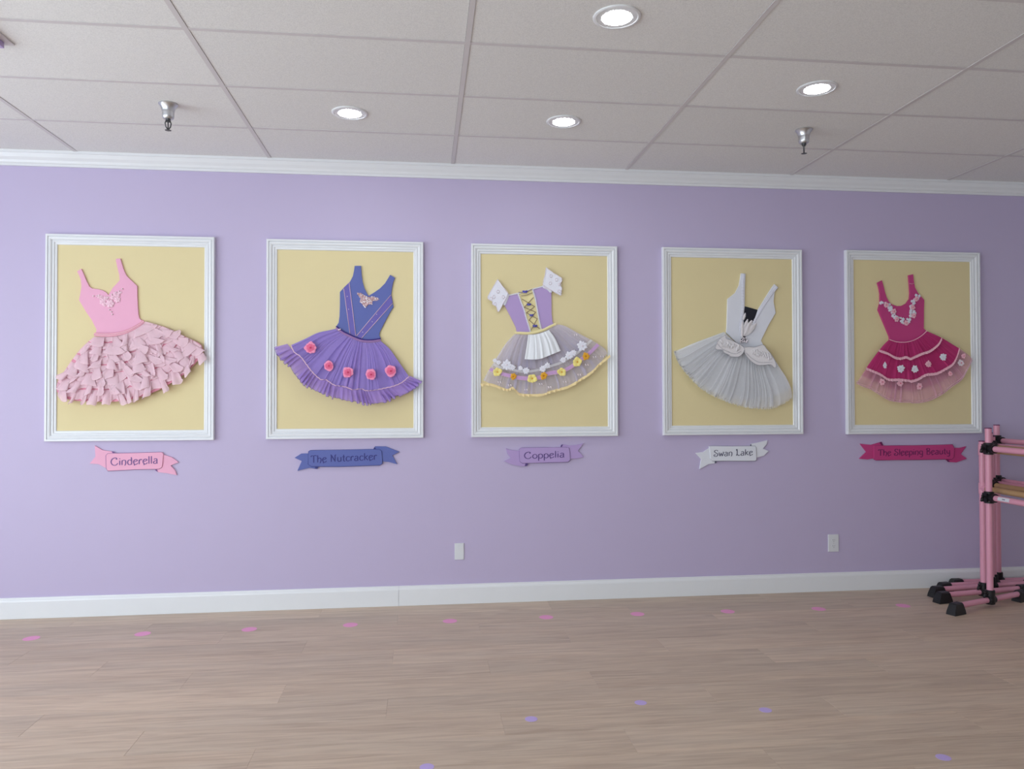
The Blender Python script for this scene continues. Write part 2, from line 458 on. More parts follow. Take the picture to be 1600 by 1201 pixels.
# ceiling: lay-in tiles, tees
ceil = MB().box(XL, XR, YF, 0, H+0.05, H+0.15).build('ceiling', BACKING); tag(ceil, 'suspended ceiling of white lay-in tiles', kind='structure')
TX0, TW, TD, TY0 = -2.2427, 1.2192, 0.6096, -0.0115
tl_cache = {}
def tile(x0, x1, y0, y1):
    key = (round(x1-x0, 3), round(y1-y0, 3))
    if key not in tl_cache:
        hx, hy = (x1-x0)/2 - 0.003, (y1-y0)/2 - 0.003
        tl_cache[key] = MB().box(-hx+0.0100, hx-0.0100, -hy+0.0100, hy-0.0100, -0.0035, 0.016).mesh('ceiling_tile', TILE)
    o = bpy.data.objects.new('ceiling_tile', tl_cache[key]); COL.objects.link(o)
    o.location = ((x0+x1)/2, (y0+y1)/2, H + 0.0055); o.parent = ceil
tee_cache = {}
def tee(x0, x1, y0, y1, z):
    key = (round(x1-x0, 3), round(y1-y0, 3))
    if key not in tee_cache:
        hx, hy = (x1-x0)/2, (y1-y0)/2
        tee_cache[key] = MB().box(-hx, hx, -hy, hy, 0, 0.003).mesh('ceiling_tee', TEE)
    o = bpy.data.objects.new('ceiling_tee', tee_cache[key]); COL.objects.link(o)
    o.location = ((x0+x1)/2, (y0+y1)/2, z); o.parent = ceil
xs = [TX0 + TW*k for k in range(-1, 8)]; xs = [max(XL, min(XR, x)) for x in xs]; xs = sorted(set(xs))
if xs[-1] < XR: xs.append(XR)
ys = []; y = 0.0; ys.append(0.0); k = 1
while True:
    y = TY0 - TD*k
    if y <= YF: ys.append(YF); break
    ys.append(y); k += 1
for i in range(len(xs)-1):
    for j in range(len(ys)-1):
        if xs[i+1]-xs[i] > 0.03: tile(xs[i], xs[i+1], ys[j+1], ys[j])
for x in xs[1:-1]: tee(x-0.012, x+0.012, YF, -0.05, H-0.0008)
for y in ys[1:-1]:
    for i in range(len(xs)-1):
        a = xs[i] + (0.012 if i else 0); b_ = xs[i+1] - (0.012 if i < len(xs)-2 else 0)
        if b_ - a > 0.03: tee(a, b_, y-0.012, y+0.012, H)

# crown moulding and baseboard
ZC = P(800, 281, 0.01).z
prof = [(0.000, ZC-0.004), (0.012, ZC-0.004), (0.012, ZC+0.010), (0.020, ZC+0.016), (0.026, ZC+0.030), (0.040, ZC+0.046), (0.052, H-0.016), (0.058, H-0.014), (0.058, H+0.002), (0.0, H+0.002)]
def sweep_x(prof, x0, x1):
    mb = MB(); n = len(prof)
    v = [(x, -d, z) for x in (x0, x1) for d, z in prof]
    f = [(i, (i+1) % n, n+(i+1) % n, n+i) for i in range(n)] + [tuple(range(n))[::-1], tuple(range(n, 2*n))]
    return mb.add(v, f)
tag(sweep_x(prof, XL, XR).build('trim_1', WHITE), 'white crown moulding along the ceiling', kind='structure')
bbp = [(0, 0.0005), (0.015, 0.0005), (0.015, 0.108), (0.0125, 0.118), (0.0085, 0.124), (0.007, 0.134), (0.0, 0.134)]
XJ = P(623, 930, 0.015).x
bb = thing('baseboard_back', (0, 0, 0), 'white baseboard along the lavender wall', None, None, 'structure')
sweep_x(bbp, XL, XJ-0.0008).build('baseboard_section', WHITE, bb)
sweep_x(bbp, XJ+0.0008, XR).build('baseboard_section', WHITE, bb)

# ================================================================== FRAMES
FR = [((71, 365), (335, 370), (334, 687), (69, 690)), ((416, 373), (661, 378), (662, 684), (416, 686)), ((736, 380), (965, 385), (965, 681), (737, 683)),
      ((1036, 386), (1253, 390), (1255, 678), (1036, 680)), ((1322, 391), (1531, 394), (1534, 677), (1324, 678))]
FP = [(0, 0.0005), (0, 0.029), (0.0025, 0.033), (0.0130, 0.033), (0.0145, 0.0295), (0.0150, 0.0245), (0.0180, 0.0245), (0.0195, 0.0285), (0.0240, 0.0300), (0.0300, 0.0285), (0.0360, 0.0240), (0.0365, 0.0185),
      (0.0400, 0.0185), (0.0410, 0.0215), (0.0460, 0.0225), (0.0510, 0.0205), (0.0520, 0.0155), (0.0550, 0.0150), (0.0560, 0.0165), (0.0640, 0.0160), (0.0670, 0.0130), (0.0680, 0.0080)]
FW = 0.068
def make_frame(c, label):
    q = [P(a, b, 0.028) for a, b in c]
    x0 = (q[0].x + q[3].x)/2; x1 = (q[1].x + q[2].x)/2; z1 = (q[0].z + q[1].z)/2; z0 = (q[2].z + q[3].z)/2
    o = thing('picture_frame', ((x0+x1)/2, 0, z0), label, 'picture frame', 'white frames on the lavender wall')
    MB().box(x0+0.055, x1-0.055, -0.008, -0.001, z0+0.055, z1-0.055).build('backing_board', BOARD, o)
    cor = [(x0, z0, 1, 1), (x1, z0, -1, 1), (x1, z1, -1, -1), (x0, z1, 1, -1)]
    for k in range(4):
        a, b_ = cor[k], cor[(k+1) % 4]
        n = len(FP); v = []
        for cx, cz, sx, sz in (a, b_): v += [(cx + sx*u, -h, cz + sz*u) for u, h in FP]
        f = [(i, i+1, n+i+1, n+i) for i in range(n-1)] + [(n-1, 0, n, 2*n-1), tuple(range(n))[::-1], tuple(range(n, 2*n))]
        MB().add(v, f).build('frame_rail', FRAMEW, o)
    return o
make_frame(FR[0], 'white stepped picture frame around the pink ruffled dress')
make_frame(FR[1], 'white stepped picture frame around the blue and violet dress')
make_frame(FR[2], 'white stepped picture frame around the lilac laced dress with apron')
make_frame(FR[3], 'white stepped picture frame around the white feathered tutu')
make_frame(FR[4], 'white stepped picture frame around the magenta tiered dress')

# ================================================================== DRESS PIECES
DB = 0.020                                    # front face of the cut-out bodices
def bodice(px, mat, root, name='bodice', d=DB, th=0.011, bev=0.0012):
    return MB().prism([P(a, b, d) for a, b in px], th, 0, bev).build(name, mat, root)
def ribbon(mb, cpts, w0, d, mi=0, sub=6, puff=0.0):
    """flat band of pixel width w0 centred on the curve"""
    p = smooth_path(cpts, sub); g = [[], [], []]
    for i, (a, b) in enumerate(p):
        q0 = p[max(0, i-1)]; q1 = p[min(len(p)-1, i+1)]; tx, ty = q1[0]-q0[0], q1[1]-q0[1]; L = math.hypot(tx, ty) or 1
        nx, ny = -ty/L*w0/2, tx/L*w0/2; dd = d(a, b) if callable(d) else d
        g[0].append(P(a-nx, b-ny, dd)); g[1].append(P(a, b, dd+puff)); g[2].append(P(a+nx, b+ny, dd))
    return mb.grid(g, mi)
def flower(cx, cy, r, d, petals, mats, parent, rot=0.0, layers=2, tilt=1.0, name='flower', wide=0.92, relief=0.20):
    """fabric flower: cupped petals in rings around a raised heart"""
    c = P(cx, cy, d); rm = r * (P(cx+1, cy, d) - P(cx, cy, d)).x
    mb = MB()
    for ly in range(layers):
        R = rm*(1 - 0.33*ly); yy = 0.0022 + ly*0.0035
        for k in range(petals):
            a = rot + 2*math.pi*(k + 0.5*ly + 0.12*math.sin(k*5.3+rot*9+ly))/petals; R = rm*(1 - 0.30*ly)*(1 + 0.10*math.sin(k*3.7+rot*7+ly*2))
            ux, uz = math.cos(a), math.sin(a); vx, vz = -uz, ux
            hw = R*math.sin(math.pi/petals)*wide
            rows = []
            for j in range(6):
                t = j/5; rad = R*(0.12 + 0.88*t); ww = hw*math.sin(math.pi*(0.14 + 0.80*t))**0.7
                row_ = []
                for i in range(5):
                    s = -1 + 2*i/4; rr = rad - 0.05*R*s*s*t
                    row_.append(Vector((c.x + (ux*rr + vx*ww*s)*tilt, c.y - yy - R*relief*math.sin(math.pi*0.62*t) + R*0.10*s*s*t, c.z + uz*rr + vz*ww*s)))
                rows.append(row_)
            mb.grid(rows, 1 if (ly and len(mats) > 2) else 0)
    o = mb.build(name, [mats[0], mats[-1]], parent, smooth=True)
    MB().ball((c.x, c.y - 0.004 - 0.0035*layers, c.z), rm*0.17, n=8, flat=0.7).build('flower_heart', mats[1], o, smooth=True)
    return o
def motif(mb, cx, cy, r, d, n=5, mi=0, rot=0.0):
    """small embroidered floret lying on the cloth"""
    c = P(cx, cy, d); rm = r * (P(cx+1, cy, d) - P(cx, cy, d)).x
    for k in range(n):
        a = rot + 2*math.pi*k/n
        mb.ball((c.x + rm*0.58*math.cos(a), c.y - 0.001, c.z + rm*0.58*math.sin(a)), rm*0.42, mi, 6, 0.45)
    mb.ball((c.x, c.y-0.002, c.z), rm*0.26, mi, 6, 0.6)
def skirt_patch(g, depth, mi=0, mb=None):
    mb = mb or MB(); nv, nu = len(g), len(g[0])
    return mb.grid([[P(*g[j][i], depth(i/(nu-1), j/(nv-1))) for i in range(nu)] for j in range(nv)], mi)
def pleats(n, amp, seed, d0=0.023, d1=0.05, power=0.8, fine=0.22):
    rnd = random.Random(seed); ph = [rnd.uniform(0, 6.28) for _ in range(6)]
    def f(u, v):
        uu = u + 0.025*math.sin(2*math.pi*2.3*u + ph[0]) + 0.012*math.sin(2*math.pi*5.1*u + ph[1])
        w_ = math.sin(2*math.pi*n*uu + ph[2]) + 0.45*math.sin(2*math.pi*n*1.7*uu + ph[3] + 1.5*v) + 0.3*math.sin(2*math.pi*n*0.45*uu + ph[4]) + fine*math.sin(2*math.pi*n*4.3*uu + ph[5] + 0.6*math.sin(9*v))
        body = d0 + (d1 - d0) * (v**power) * (0.45 + 0.55*math.sin(math.pi*min(1, max(0, u)))**0.6)
        return body + amp * (0.25 + 0.75*v**0.6) * w_ * (0.35 + 0.65*min(1, 8*min(u, 1-u) + 0.15))
    return f
def frill(top, bot, n, amp, seed, d0, d1, nu=220, nv=7, jit=1.5):
    """gathered strip: top edge stitched, lower edge waving in and out"""
    rnd = random.Random(seed); T = resample(smooth_path(top), nu); B = resample(smooth_path(bot), nu)
    ph = [rnd.uniform(0, 6.28) for _ in range(5)]; g = []
    for j in range(nv):
        v = j/(nv-1); r_ = []
        for i in range(nu):
            u = i/(nu-1); th = 2*math.pi*n*(u + 0.015*math.sin(2*math.pi*3*u+ph[0]) + 0.008*math.sin(2*math.pi*7.3*u+ph[1])) + ph[2]
            am = 0.55 + 0.45*math.sin(2*math.pi*5.7*u + ph[3])
            wv = math.sin(th)*am; w2 = math.cos(th)*am
            a = T[i][0]*(1-v) + B[i][0]*v; b = T[i][1]*(1-v) + B[i][1]*v
            tx = B[min(nu-1, i+1)][0]-B[max(0, i-1)][0]; ty = B[min(nu-1, i+1)][1]-B[max(0, i-1)][1]; L = math.hypot(tx, ty) or 1
            sh = v*w2*jit*1.2; a += tx/L*sh; b += ty/L*sh + v*v*jit*0.7*wv
            r_.append(P(a, b, d0 + (d1-d0)*v**0.7 + amp*v**0.55*(wv + 0.3)))
        g.append(r_)
    return g
def gathered(top, bot, left, right, n, amp, over, seed, d0, d1, nu=260, nv=22, power=0.8, rag=0.0):
    """cloth gathered at the waist: folds double back on themselves towards the hem"""
    F = 400; g = coons(top, bot, left, right, F+1, nv); rnd = random.Random(seed); ph = [rnd.uniform(0, 6.28) for _ in range(6)]; rows = []
    rg = [rnd.uniform(-1, 1) for _ in range(nu)]
    for j in range(nv):
        v = j/(nv-1); r_ = []
        for i in range(nu):
            u = i/(nu-1)
            th = 2*math.pi*n*(u + 0.030*math.sin(2*math.pi*2.1*u+ph[0]) + 0.012*math.sin(2*math.pi*5.3*u+ph[1])) + ph[2]
            am = 0.55 + 0.45*math.sin(2*math.pi*3.7*u + ph[3] + 1.2*v); ed = min(1, 9*min(u, 1-u))
            vs = 0.3 + 0.7*v**0.7
            uu = u + over/(2*math.pi*n)*math.cos(th)*am*vs*ed
            k = min(1, max(0, uu))*F; k0 = min(F-1, int(k)); f = k-k0
            a = g[j][k0][0]*(1-f) + g[j][k0+1][0]*f; b = g[j][k0][1]*(1-f) + g[j][k0+1][1]*f
            if rag and j == nv-1: b += rag*rg[i]
            body = d0 + (d1-d0)*(v**power)*(0.45 + 0.55*math.sin(math.pi*u)**0.6)
            r_.append(P(a, b, body + amp*vs*(math.sin(th)*am + 0.25*math.sin(2.7*th+ph[4]))*(0.3+0.7*ed)))
        rows.append(r_)
    return rows
def hem_edge(mb, row_, r, mi=0): return mb.tube(row_, r, 4, mi)

# ------------------------------------------------------------------ pink ruffled dress
def dress_pink():
    c = crop(100, 390, 8.579)
    o = thing('ballet_dress', P(190, 625, 0.0), 'pink dress with ruffled organza skirt and rose applique', 'dress', 'costume dresses in the white frames')
    out = c([(175, 290), (228, 255), (265, 330), (300, 420), (340, 495), (380, 520), (460, 528), (520, 545), (560, 570), (595, 607), (620, 560), (660, 500), (710, 450), (745, 410), (740, 340),
             (715, 240), (695, 150), (697, 120), (755, 118), (775, 190), (800, 270), (835, 345), (900, 410), (980, 485), (982, 620), (988, 760), (998, 870), (1010, 920), (1060, 965), (1000, 1000), (900, 1060), (800, 1100),
             (680, 1125), (560, 1130), (425, 1120), (435, 1070), (370, 940), (300, 840), (200, 675), (215, 600), (232, 500), (225, 400), (200, 340)])
    bodice(out, PINKPAINT, o)
    wb_ = c([(405, 1135), (560, 1142), (690, 1133), (800, 1108), (900, 1068), (1000, 1012), (1068, 960)])
    mb = MB(); ribbon(mb, wb_, 5.4, 0.030, 0, puff=0.003)
    band = mb.build('waistband', PINKEDGE, o, smooth=True)
    mb = MB()
    for a, b in resample(smooth_path(wb_), 46): mb.ball(P(a, b, 0.0335), 0.0036, 0, 7)
    mb.build('bead_row', PINKEDGE, band, smooth=True)
    mb = MB()
    for dy in (-2.4, 2.4): ctube(mb, [(a, b+dy) for a, b in wb_], 0.0325, 0.0016)
    mb.build('piping', UNDERP, band, smooth=True)
    left = [(147, 526), (134, 537), (121.6, 550), (105, 573), (90, 596), (89, 612)]
    right = [(227, 502), (245, 507), (263, 513), (294, 528), (315, 539), (316, 554)]
    bot = [(89, 612), (107, 624), (143, 627), (183, 627), (216, 621), (250, 608), (283, 588), (303, 570), (316, 554)]
    top = [(147, 526), (170, 526), (190, 523), (210, 514), (227, 502)]
    g = coons(top, bot, left, right, 60, 24)
    base = pleats(12, 0.002, 3, 0.024, 0.046)
    skirt_patch(g, base).build('skirt_lining', UNDERP, o, smooth=True)
    # ruffles: overlapping gathered tiers with deep irregular folds
    rnd = random.Random(11)
    G = coons(top, bot, left, right, 301, 101)
    tiers = 8
    for t in range(tiers):
        v = 0.0 + 0.86*(t/(tiers-1)); j = int(v*100); A = G[j]
        jb = min(100, j + (15 if t else 13)); B_ = G[jb]
        wid = sum(math.dist(a, b) for a, b in zip(A, A[1:]))
        n = int(wid/17.5); cps = []; tot = 0.0
        for k in range(n):
            lam = rnd.uniform(0.55, 1.5); cps.append((tot, lam, rnd.uniform(0.10, 0.38), rnd.uniform(0.010, 0.024), rnd.uniform(2.0, 6.5), rnd.uniform(-12, 12), rnd.uniform(-1.2, 1.2))); tot += lam
        M_ = 20; rows = []; nv_ = 8
        for jj in range(nv_):
            q = jj/(nv_-1); rr = []
            for k in range(n):
                c0 = cps[k]; cn = cps[min(n-1, k+1)]; cp = cps[max(0, k-1)]
                for m in range(M_ + (1 if k == n-1 else 0)):
                    ft = m/M_; th = 2*math.pi*ft
                    bl = (lambda z: c0[z]*(1 - 0.5*max(0, abs(ft-0.5)*2-0.4)/0.6) + (cn[z] if ft > 0.5 else cp[z])*0.5*max(0, abs(ft-0.5)*2-0.4)/0.6)
                    un = (c0[0] + c0[1]*(ft + (bl(2)*math.sin(2*th) + 0.13*bl(6)*math.sin(th))*q**0.8))/tot
                    i = min(1, max(0, un))*300; i0 = min(299, int(i)); fi = i - i0
                    a = [A[i0][z] + (A[i0+1][z]-A[i0][z])*fi for z in (0, 1)]; b = [B_[i0][z] + (B_[i0+1][z]-B_[i0][z])*fi for z in (0, 1)]
                    dx, dy = b[0]-a[0], b[1]-a[1]; Ln = math.hypot(dx, dy) or 1; dx /= Ln; dy /= Ln
                    hi = 0.5 - 0.5*math.cos(th)
                    ln = max(Ln, 13)*1.12 + bl(4)*(2*hi-1.35) + 4.5*bl(6)*math.sin(th)*(1 if t < 7 else 0.4) + 1.2*math.sin(4*th + c0[5]); sd = bl(5)*hi*q**1.3
                    x = a[0] + dx*ln*q - dy*sd; y = a[1] + dy*ln*q + dx*sd
                    rr.append(P(x, y, base(min(1, max(0, un)), v) + 0.004 + 0.007*math.sin(math.pi*q*0.7) + bl(3)*hi*q**0.5 + 0.004*q*math.sin(3*th + c0[5])))
            rows.append(rr)
        mb = MB().grid(rows); mb.tube(rows[-1], 0.0015, 4, 1)
        mb.build('ruffle_tier', [RUFFLE, RUFEDGE], o, smooth=True)
    # rose and bead applique
    mb = MB()
    for (a, b), r in zip(c([(620, 722), (716, 668), (522, 700), (690, 592), (500, 640), (560, 655), (655, 640), (735, 610), (470, 630), (545, 735)]), (7.4, 5.6, 5.8, 4.2, 4.2, 4.2, 4.2, 3.2, 3.2, 3.8)):
        for k, (rr, n) in enumerate(((1.0, 6), (0.6, 5), (0.25, 3))):
            motif(mb, a, b, r*rr, DB + 0.001 + 0.003*k, n, 0, k*0.5 + r)
    for k in range(40):
        x = rnd.uniform(-1, 1); a, b = c([(610 + 150*x + rnd.uniform(-10, 10), 690 - 95*abs(x)*(1.25 if x > 0 else 0.8) + rnd.uniform(-45, 40)*(1.1-abs(x)))])[0]
        motif(mb, a, b, rnd.uniform(1.2, 2.4), DB + 0.001, 5, 0, rnd.random()*6)
    ap = mb.build('rose_applique', APPL, o, smooth=True)
    mb = MB()
    for a, b in c([(395, 620), (440, 622), (780, 525), (737, 556), (700, 570), (610, 805), (635, 832), (648, 866), (590, 640), (470, 610), (640, 600)]):
        MB().ball(P(a, b, DB+0.004), 0.0055, 0, 7).build('bead', PEARL, ap, smooth=True)
dress_pink()

# ------------------------------------------------------------------ blue / violet dress
def dress_violet():
    c = crop(500, 400, 8.577); cl = crop(420, 500, 8.577); cr = crop(540, 500, 8.577)
    o = thing('ballet_dress', P(545, 628, 0.0), 'periwinkle blue dress with violet organza skirt and pink roses', 'dress', 'costume dresses in the white frames')
    wa = [(215, 935), (300, 1000), (380, 1040), (480, 1085), (580, 1115), (700, 1118), (815, 1100)]
    out = c([(465, 130), (550, 130), (558, 250), (570, 340), (595, 430), (625, 490), (650, 532), (720, 490), (800, 435), (870, 365), (910, 300), (940, 250), (1005, 290), (980, 350), (965, 430), (955, 510), (985, 680), (940, 750),
             (860, 900), (800, 1020), (795, 1060), (815, 1105), (700, 1128), (580, 1125), (480, 1095), (380, 1050), (300, 1010), (215, 945), (250, 890), (262, 800), (267, 650), (267, 480), (330, 410), (400, 345), (440, 270), (455, 200)])
    bodice(out, BLUEPAINT, o)
    for quad, cords in (([(318, 428), (390, 352), (482, 1075), (402, 1045)], ([(318, 435), (402, 1040)], [(390, 352), (480, 1070)])),
                        ([(950, 520), (972, 632), (555, 1105), (488, 1075)], ([(950, 520), (490, 1068)], [(972, 632), (556, 1100)]))):
        st = MB().prism([P(a, b, DB+0.0015) for a, b in c(quad)], 0.002).build('bodice_stripe', VIOLETBAND, o)
        for q in cords:
            MB().tube([P(a, b, DB+0.002) for a, b in c(q)], 0.0022, 6).build('cord', CORDP, st, smooth=True)
    mb = MB()
    for a, b in c([(385, 712), (572, 1018), (760, 780), (365, 540), (700, 880)]): MB().ball(P(a, b, DB+0.003), 0.0032, 0, 6).build('sequin', CRYSTAL, o, smooth=True)
    # crystal brooch in butterfly shape
    rnd = random.Random(5); mb = MB()
    poly = [(492, 485), (560, 503), (640, 548), (720, 543), (798, 575), (765, 597), (700, 602), (702, 652), (655, 645), (606, 692), (575, 655), (532, 612), (545, 570), (510, 520)]
    mb.prism([P(a, b, DB+0.0015) for a, b in c(poly)], 0.003, 1)
    def inside(x, y):
        r = False
        for (xa, ya), (xb, yb) in zip(poly, poly[1:] + poly[:1]):
            if (ya > y) != (yb > y) and x < (xb-xa)*(y-ya)/(yb-ya) + xa: r = not r
        return r
    cnt = 0
    while cnt < 95:
        x, y = rnd.uniform(490, 800), rnd.uniform(483, 695)
        if not inside(x, y): continue
        a, b = c([(x, y)])[0]; cnt += 1
        mb.ball(P(a, b, DB + 0.003 + rnd.uniform(0, 0.002)), rnd.uniform(0.0030, 0.0056), 0 if rnd.random() < 0.62 else 1, 6)
    mb.build('crystal_brooch', [CRYSTAL, ROSEG], o, smooth=False)
    # waist bands
    mb = MB(); ribbon(mb, c([(a, b+24) for a, b in wa]), 3.4, 0.030, 0, puff=0.003); mb.build('glitter_waistband', GLITTER, o, smooth=True)
    mb = MB(); ribbon(mb, c([(a, b+3) for a, b in wa]), 1.9, 0.030, 0, puff=0.003); mb.build('velvet_waist_ribbon', VELVET, o, smooth=True)
    MB().ball(P(529.5, 515, 0.036), 0.006, 0, 8).ball(P(531.5, 514.2, 0.036), 0.005, 0, 8).build('waist_bow', PEARL, o, smooth=True)
    top = c([(a - (10 if a < 300 else 0), b+40) for a, b in wa])
    lf = [(523.8, 513.7), (513.3, 516), (495.8, 520), (476, 529.6), (455, 539)]
    rt = [(595.3, 533), (608.8, 545), (621.6, 563), (639, 588)]
    line = cl([(300, 335), (345, 430), (430, 490), (520, 610), (600, 710), (700, 795), (770, 800), (880, 870), (980, 885)]) + cr([(30, 905), (100, 932), (210, 920), (280, 945), (400, 937), (520, 912), (650, 882), (760, 832), (850, 755)])
    line[0] = (455, 539); line[-1] = (639, 588)
    g = coons(top, line, lf, rt, 140, 26)
    dl = pleats(9, 0.0015, 21, 0.024, 0.040)
    skirt_patch(g, dl).build('skirt_lining', LINV, o, smooth=True)
    MB().grid(gathered(top, line, lf, rt, 16, 0.009, 2.8, 22, 0.034, 0.060, 360)).build('organza_overskirt', ORGV, o, smooth=True)
    hem = cl([(75, 370), (110, 470), (200, 560), (300, 650), (350, 730), (480, 870), (590, 930), (720, 985), (850, 1040)]) + cr([(0, 1075), (150, 1100), (290, 1130), (430, 1112), (560, 1090), (650, 1040), (760, 1010), (900, 930), (1025, 815)])
    ftop = [(449, 537)] + line[1:-1] + [(641, 587)]
    for k, (sd, dd, jj) in enumerate(((31, 0.050, 3.4), (32, 0.044, 4.2))):
        gg = frill(ftop, hem if k == 0 else [(a*0.985 + 545*0.015, b - 1.5) for a, b in hem], 34, 0.015, sd, dd, dd + 0.014, 520, 8, jj)
        mb = MB().grid(gg); hem_edge(mb, gg[-1], 0.0009, 1)
        mb.build('hem_frill', [ORGF, VELVET], o, smooth=True)
    mb = MB(); q = [P(a, b, 0.072) for a, b in resample(smooth_path(line), 110)]
    q = [x + Vector((0, 0, 0.0016*math.sin(k*1.9))) for k, x in enumerate(q)]
    mb.tube([x + Vector((0, -0.010, 0)) for x in q], 0.0034, 6); mb.build('frill_cord', CORDP, o, smooth=True)
    for i, (a, b, r) in enumerate(((485.3, 543.2, 9.6), (514, 571.5, 8.2), (543.8, 581.6, 8.8), (579.6, 585, 8.6), (610.6, 579.4, 9.2))):
        flower(a, b, r, 0.066 if i != 1 else 0.058, (8, 6, 7, 6, 6)[i], (ROSE, ROSED, ROSEM), o, i*0.7, 3, wide=1.25, name='fabric_rose')
dress_violet()

# ------------------------------------------------------------------ lilac laced dress with apron
def dress_lilac():
    c = crop(750, 410, 10.007); cl = crop(745, 500, 8.583); cr = crop(850, 500, 8.583)
    o = thing('ballet_dress', P(850, 616, 0.0), 'lilac laced dress with lace sleeves, white apron and sheer skirt', 'dress', 'costume dresses in the white frames')
    bodice(c([(590, 490), (820, 420), (880, 640), (930, 850), (985, 1050), (880, 1090), (780, 1092), (720, 850), (660, 660)]), CREAM, o, 'lacing_panel', 0.017, 0.009)
    bodice(c([(445, 515), (585, 495), (620, 560), (680, 700), (720, 850), (770, 1050), (780, 1092), (575, 1085), (560, 1010), (480, 850), (380, 660)]), LILACPAINT, o)
    bodice(c([(820, 425), (960, 378), (1000, 380), (1115, 460), (1118, 600), (1120, 800), (1135, 930), (1150, 960), (975, 1050), (920, 850), (880, 650), (840, 500)]), LILACPAINT, o)
    # sleeves with eyelets
    for pts, eyes in (([(275, 262), (350, 370), (438, 490), (370, 620), (290, 770), (255, 690), (225, 668), (195, 650), (190, 605), (150, 585), (122, 560), (130, 515), (200, 390)],
                       [(280, 455), (362, 540), (235, 650), (170, 565), (215, 540)]),
                      ([(1033, 78), (1150, 165), (1270, 240), (1278, 290), (1245, 340), (1278, 395), (1272, 440), (1262, 512), (1120, 435), (988, 350), (1015, 200)],
                       [(1108, 210), (1095, 325), (1245, 342), (1195, 270), (1235, 450)])):
        s = MB().prism([P(a, b, DB+0.010) for a, b in c(pts)], 0.008, 0, 0.001).build('lace_sleeve', LACE, o)
        for a, b in c(eyes):
            ctr = P(a, b, DB+0.0108)
            MB().tube([ctr + Vector((0.010*math.cos(k*0.571), 0, 0.011*math.sin(k*0.571))) for k in range(12)], 0.0022, 5).build('eyelet_ring', CORDW, s, smooth=True)
        mb = MB(); ctube(mb, c(pts + [pts[0]]), DB+0.0105, 0.0022, wob=0.001, freq=2.1); mb.build('scalloped_edge', CORDW, s, smooth=True)
    # lace edging
    for k, (pts, wpx) in enumerate((([(600, 500), (650, 640), (690, 740), (720, 860), (770, 1020), (785, 1080)], 3.6), ([(825, 430), (865, 560), (890, 700), (915, 850), (955, 1040)], 3.6),
                     ([(445, 515), (590, 482), (700, 455), (830, 415), (985, 372)], 3.4), ([(440, 500), (410, 570), (378, 655)], 5.0), ([(990, 372), (1060, 405), (1112, 455)], 5.0))):
        mb = MB()
        if k > 2: ribbon(mb, c(pts), wpx, DB+0.0025, 0, puff=0.0015)
        e = resample(smooth_path(c(pts)), int(len(pts)*6))
        for a, b in e: motif(mb, a, b, wpx*0.40, DB+0.003, 4, 0, a)
        mb.build('lace_edging', LACE, o, smooth=True)
    # criss-cross cord and bows
    X = [(655, 570), (835, 545), (690, 700), (855, 690), (725, 785), (870, 775), (765, 900), (895, 880), (800, 1050), (930, 1035)]
    for a, b in ((0, 3), (1, 2), (2, 5), (3, 4), (4, 7), (5, 6), (6, 9), (7, 8)):
        mb = MB(); ctube(mb, c([X[a], ((X[a][0]+X[b][0])/2, (X[a][1]+X[b][1])/2), X[b]]), DB+0.0045, 0.0022, 5); mb.build('lacing_cord', GOLDCORD, o, smooth=True)
    for x, y in ((600, 465), (640, 520)):
        mb = MB(); ctube(mb, c([(x, y), (705, 460 + (y-465)), (820, 415 + (y-465))]), DB+0.006, 0.0022); mb.build('lacing_cord', GOLDCORD, o, smooth=True)
    for x, y, s in ((705, 455, 1.25), (765, 655, 1.0), (805, 822, 1.0), (860, 990, 1.1)):
        a, b = c([(x, y)])[0]; mb = MB()
        for sx, sy in ((-1, 0.5), (1, 0.5), (-0.7, -0.8), (0.7, -0.8)):
            p = [P(a, b, DB+0.008), P(a+2.0*s*sx, b-2.2*s*sy, DB+0.012), P(a+3.2*s*sx, b-1.2*s*sy, DB+0.009), P(a+1.4*s*sx, b-0.3*s*sy, DB+0.0075)]
            mb.tube(p, 0.0034*s, 5)
        mb.ball(P(a, b, DB+0.011), 0.006*s, 0, 7); mb.build('blue_bow', BOWB, o, smooth=True)
    # skirt
    top = c([(535, 1115), (650, 1125), (760, 1128), (900, 1110), (1020, 1070), (1110, 1020), (1198, 968)])
    top[0] = (804.4, 521.5); top[-1] = (869.8, 506.6)
    lf = [(804.4, 521.5), (791.6, 535), (780, 552.4), (770.6, 567.6), (762.5, 580), (755, 594)]
    rt = [(869.8, 506.6), (882.6, 509), (902.4, 519.8), (922, 530), (934, 537), (945.5, 545), (949, 552)]
    bot = cl([(85, 806), (200, 860), (400, 930), (490, 905), (570, 985), (700, 1000), (860, 995)]) + cr([(90, 955), (200, 925), (320, 890), (430, 830), (640, 690), (740, 590), (850, 445)])
    bot[0] = lf[-1]; bot[-1] = rt[-1]
    g = coons(top, bot, lf, rt, 150, 28)
    MB().grid(gathered(top, bot, lf, rt, 15, 0.005, 2.0, 41, 0.024, 0.042)).build('inner_tulle_skirt', TULG, o, smooth=True)
    do = pleats(10, 0.008, 42, 0.032, 0.062)
    MB().grid(gathered(top, bot, lf, rt, 11, 0.007, 2.2, 42, 0.032, 0.060)).build('outer_tulle_skirt', TULG, o, smooth=True)
    half = [r for r in g[:17]]
    nv_ = len(half)
    MB().grid([[P(*half[j][i], do(i/149, j/27*1.0) + 0.006) for i in range(150)] for j in range(nv_)]).build('short_tulle_layer', TULG, o, smooth=True)
    # cream lace hem
    hemc = [(750.5, 600)] + bot[1:-1] + [(953, 555)]
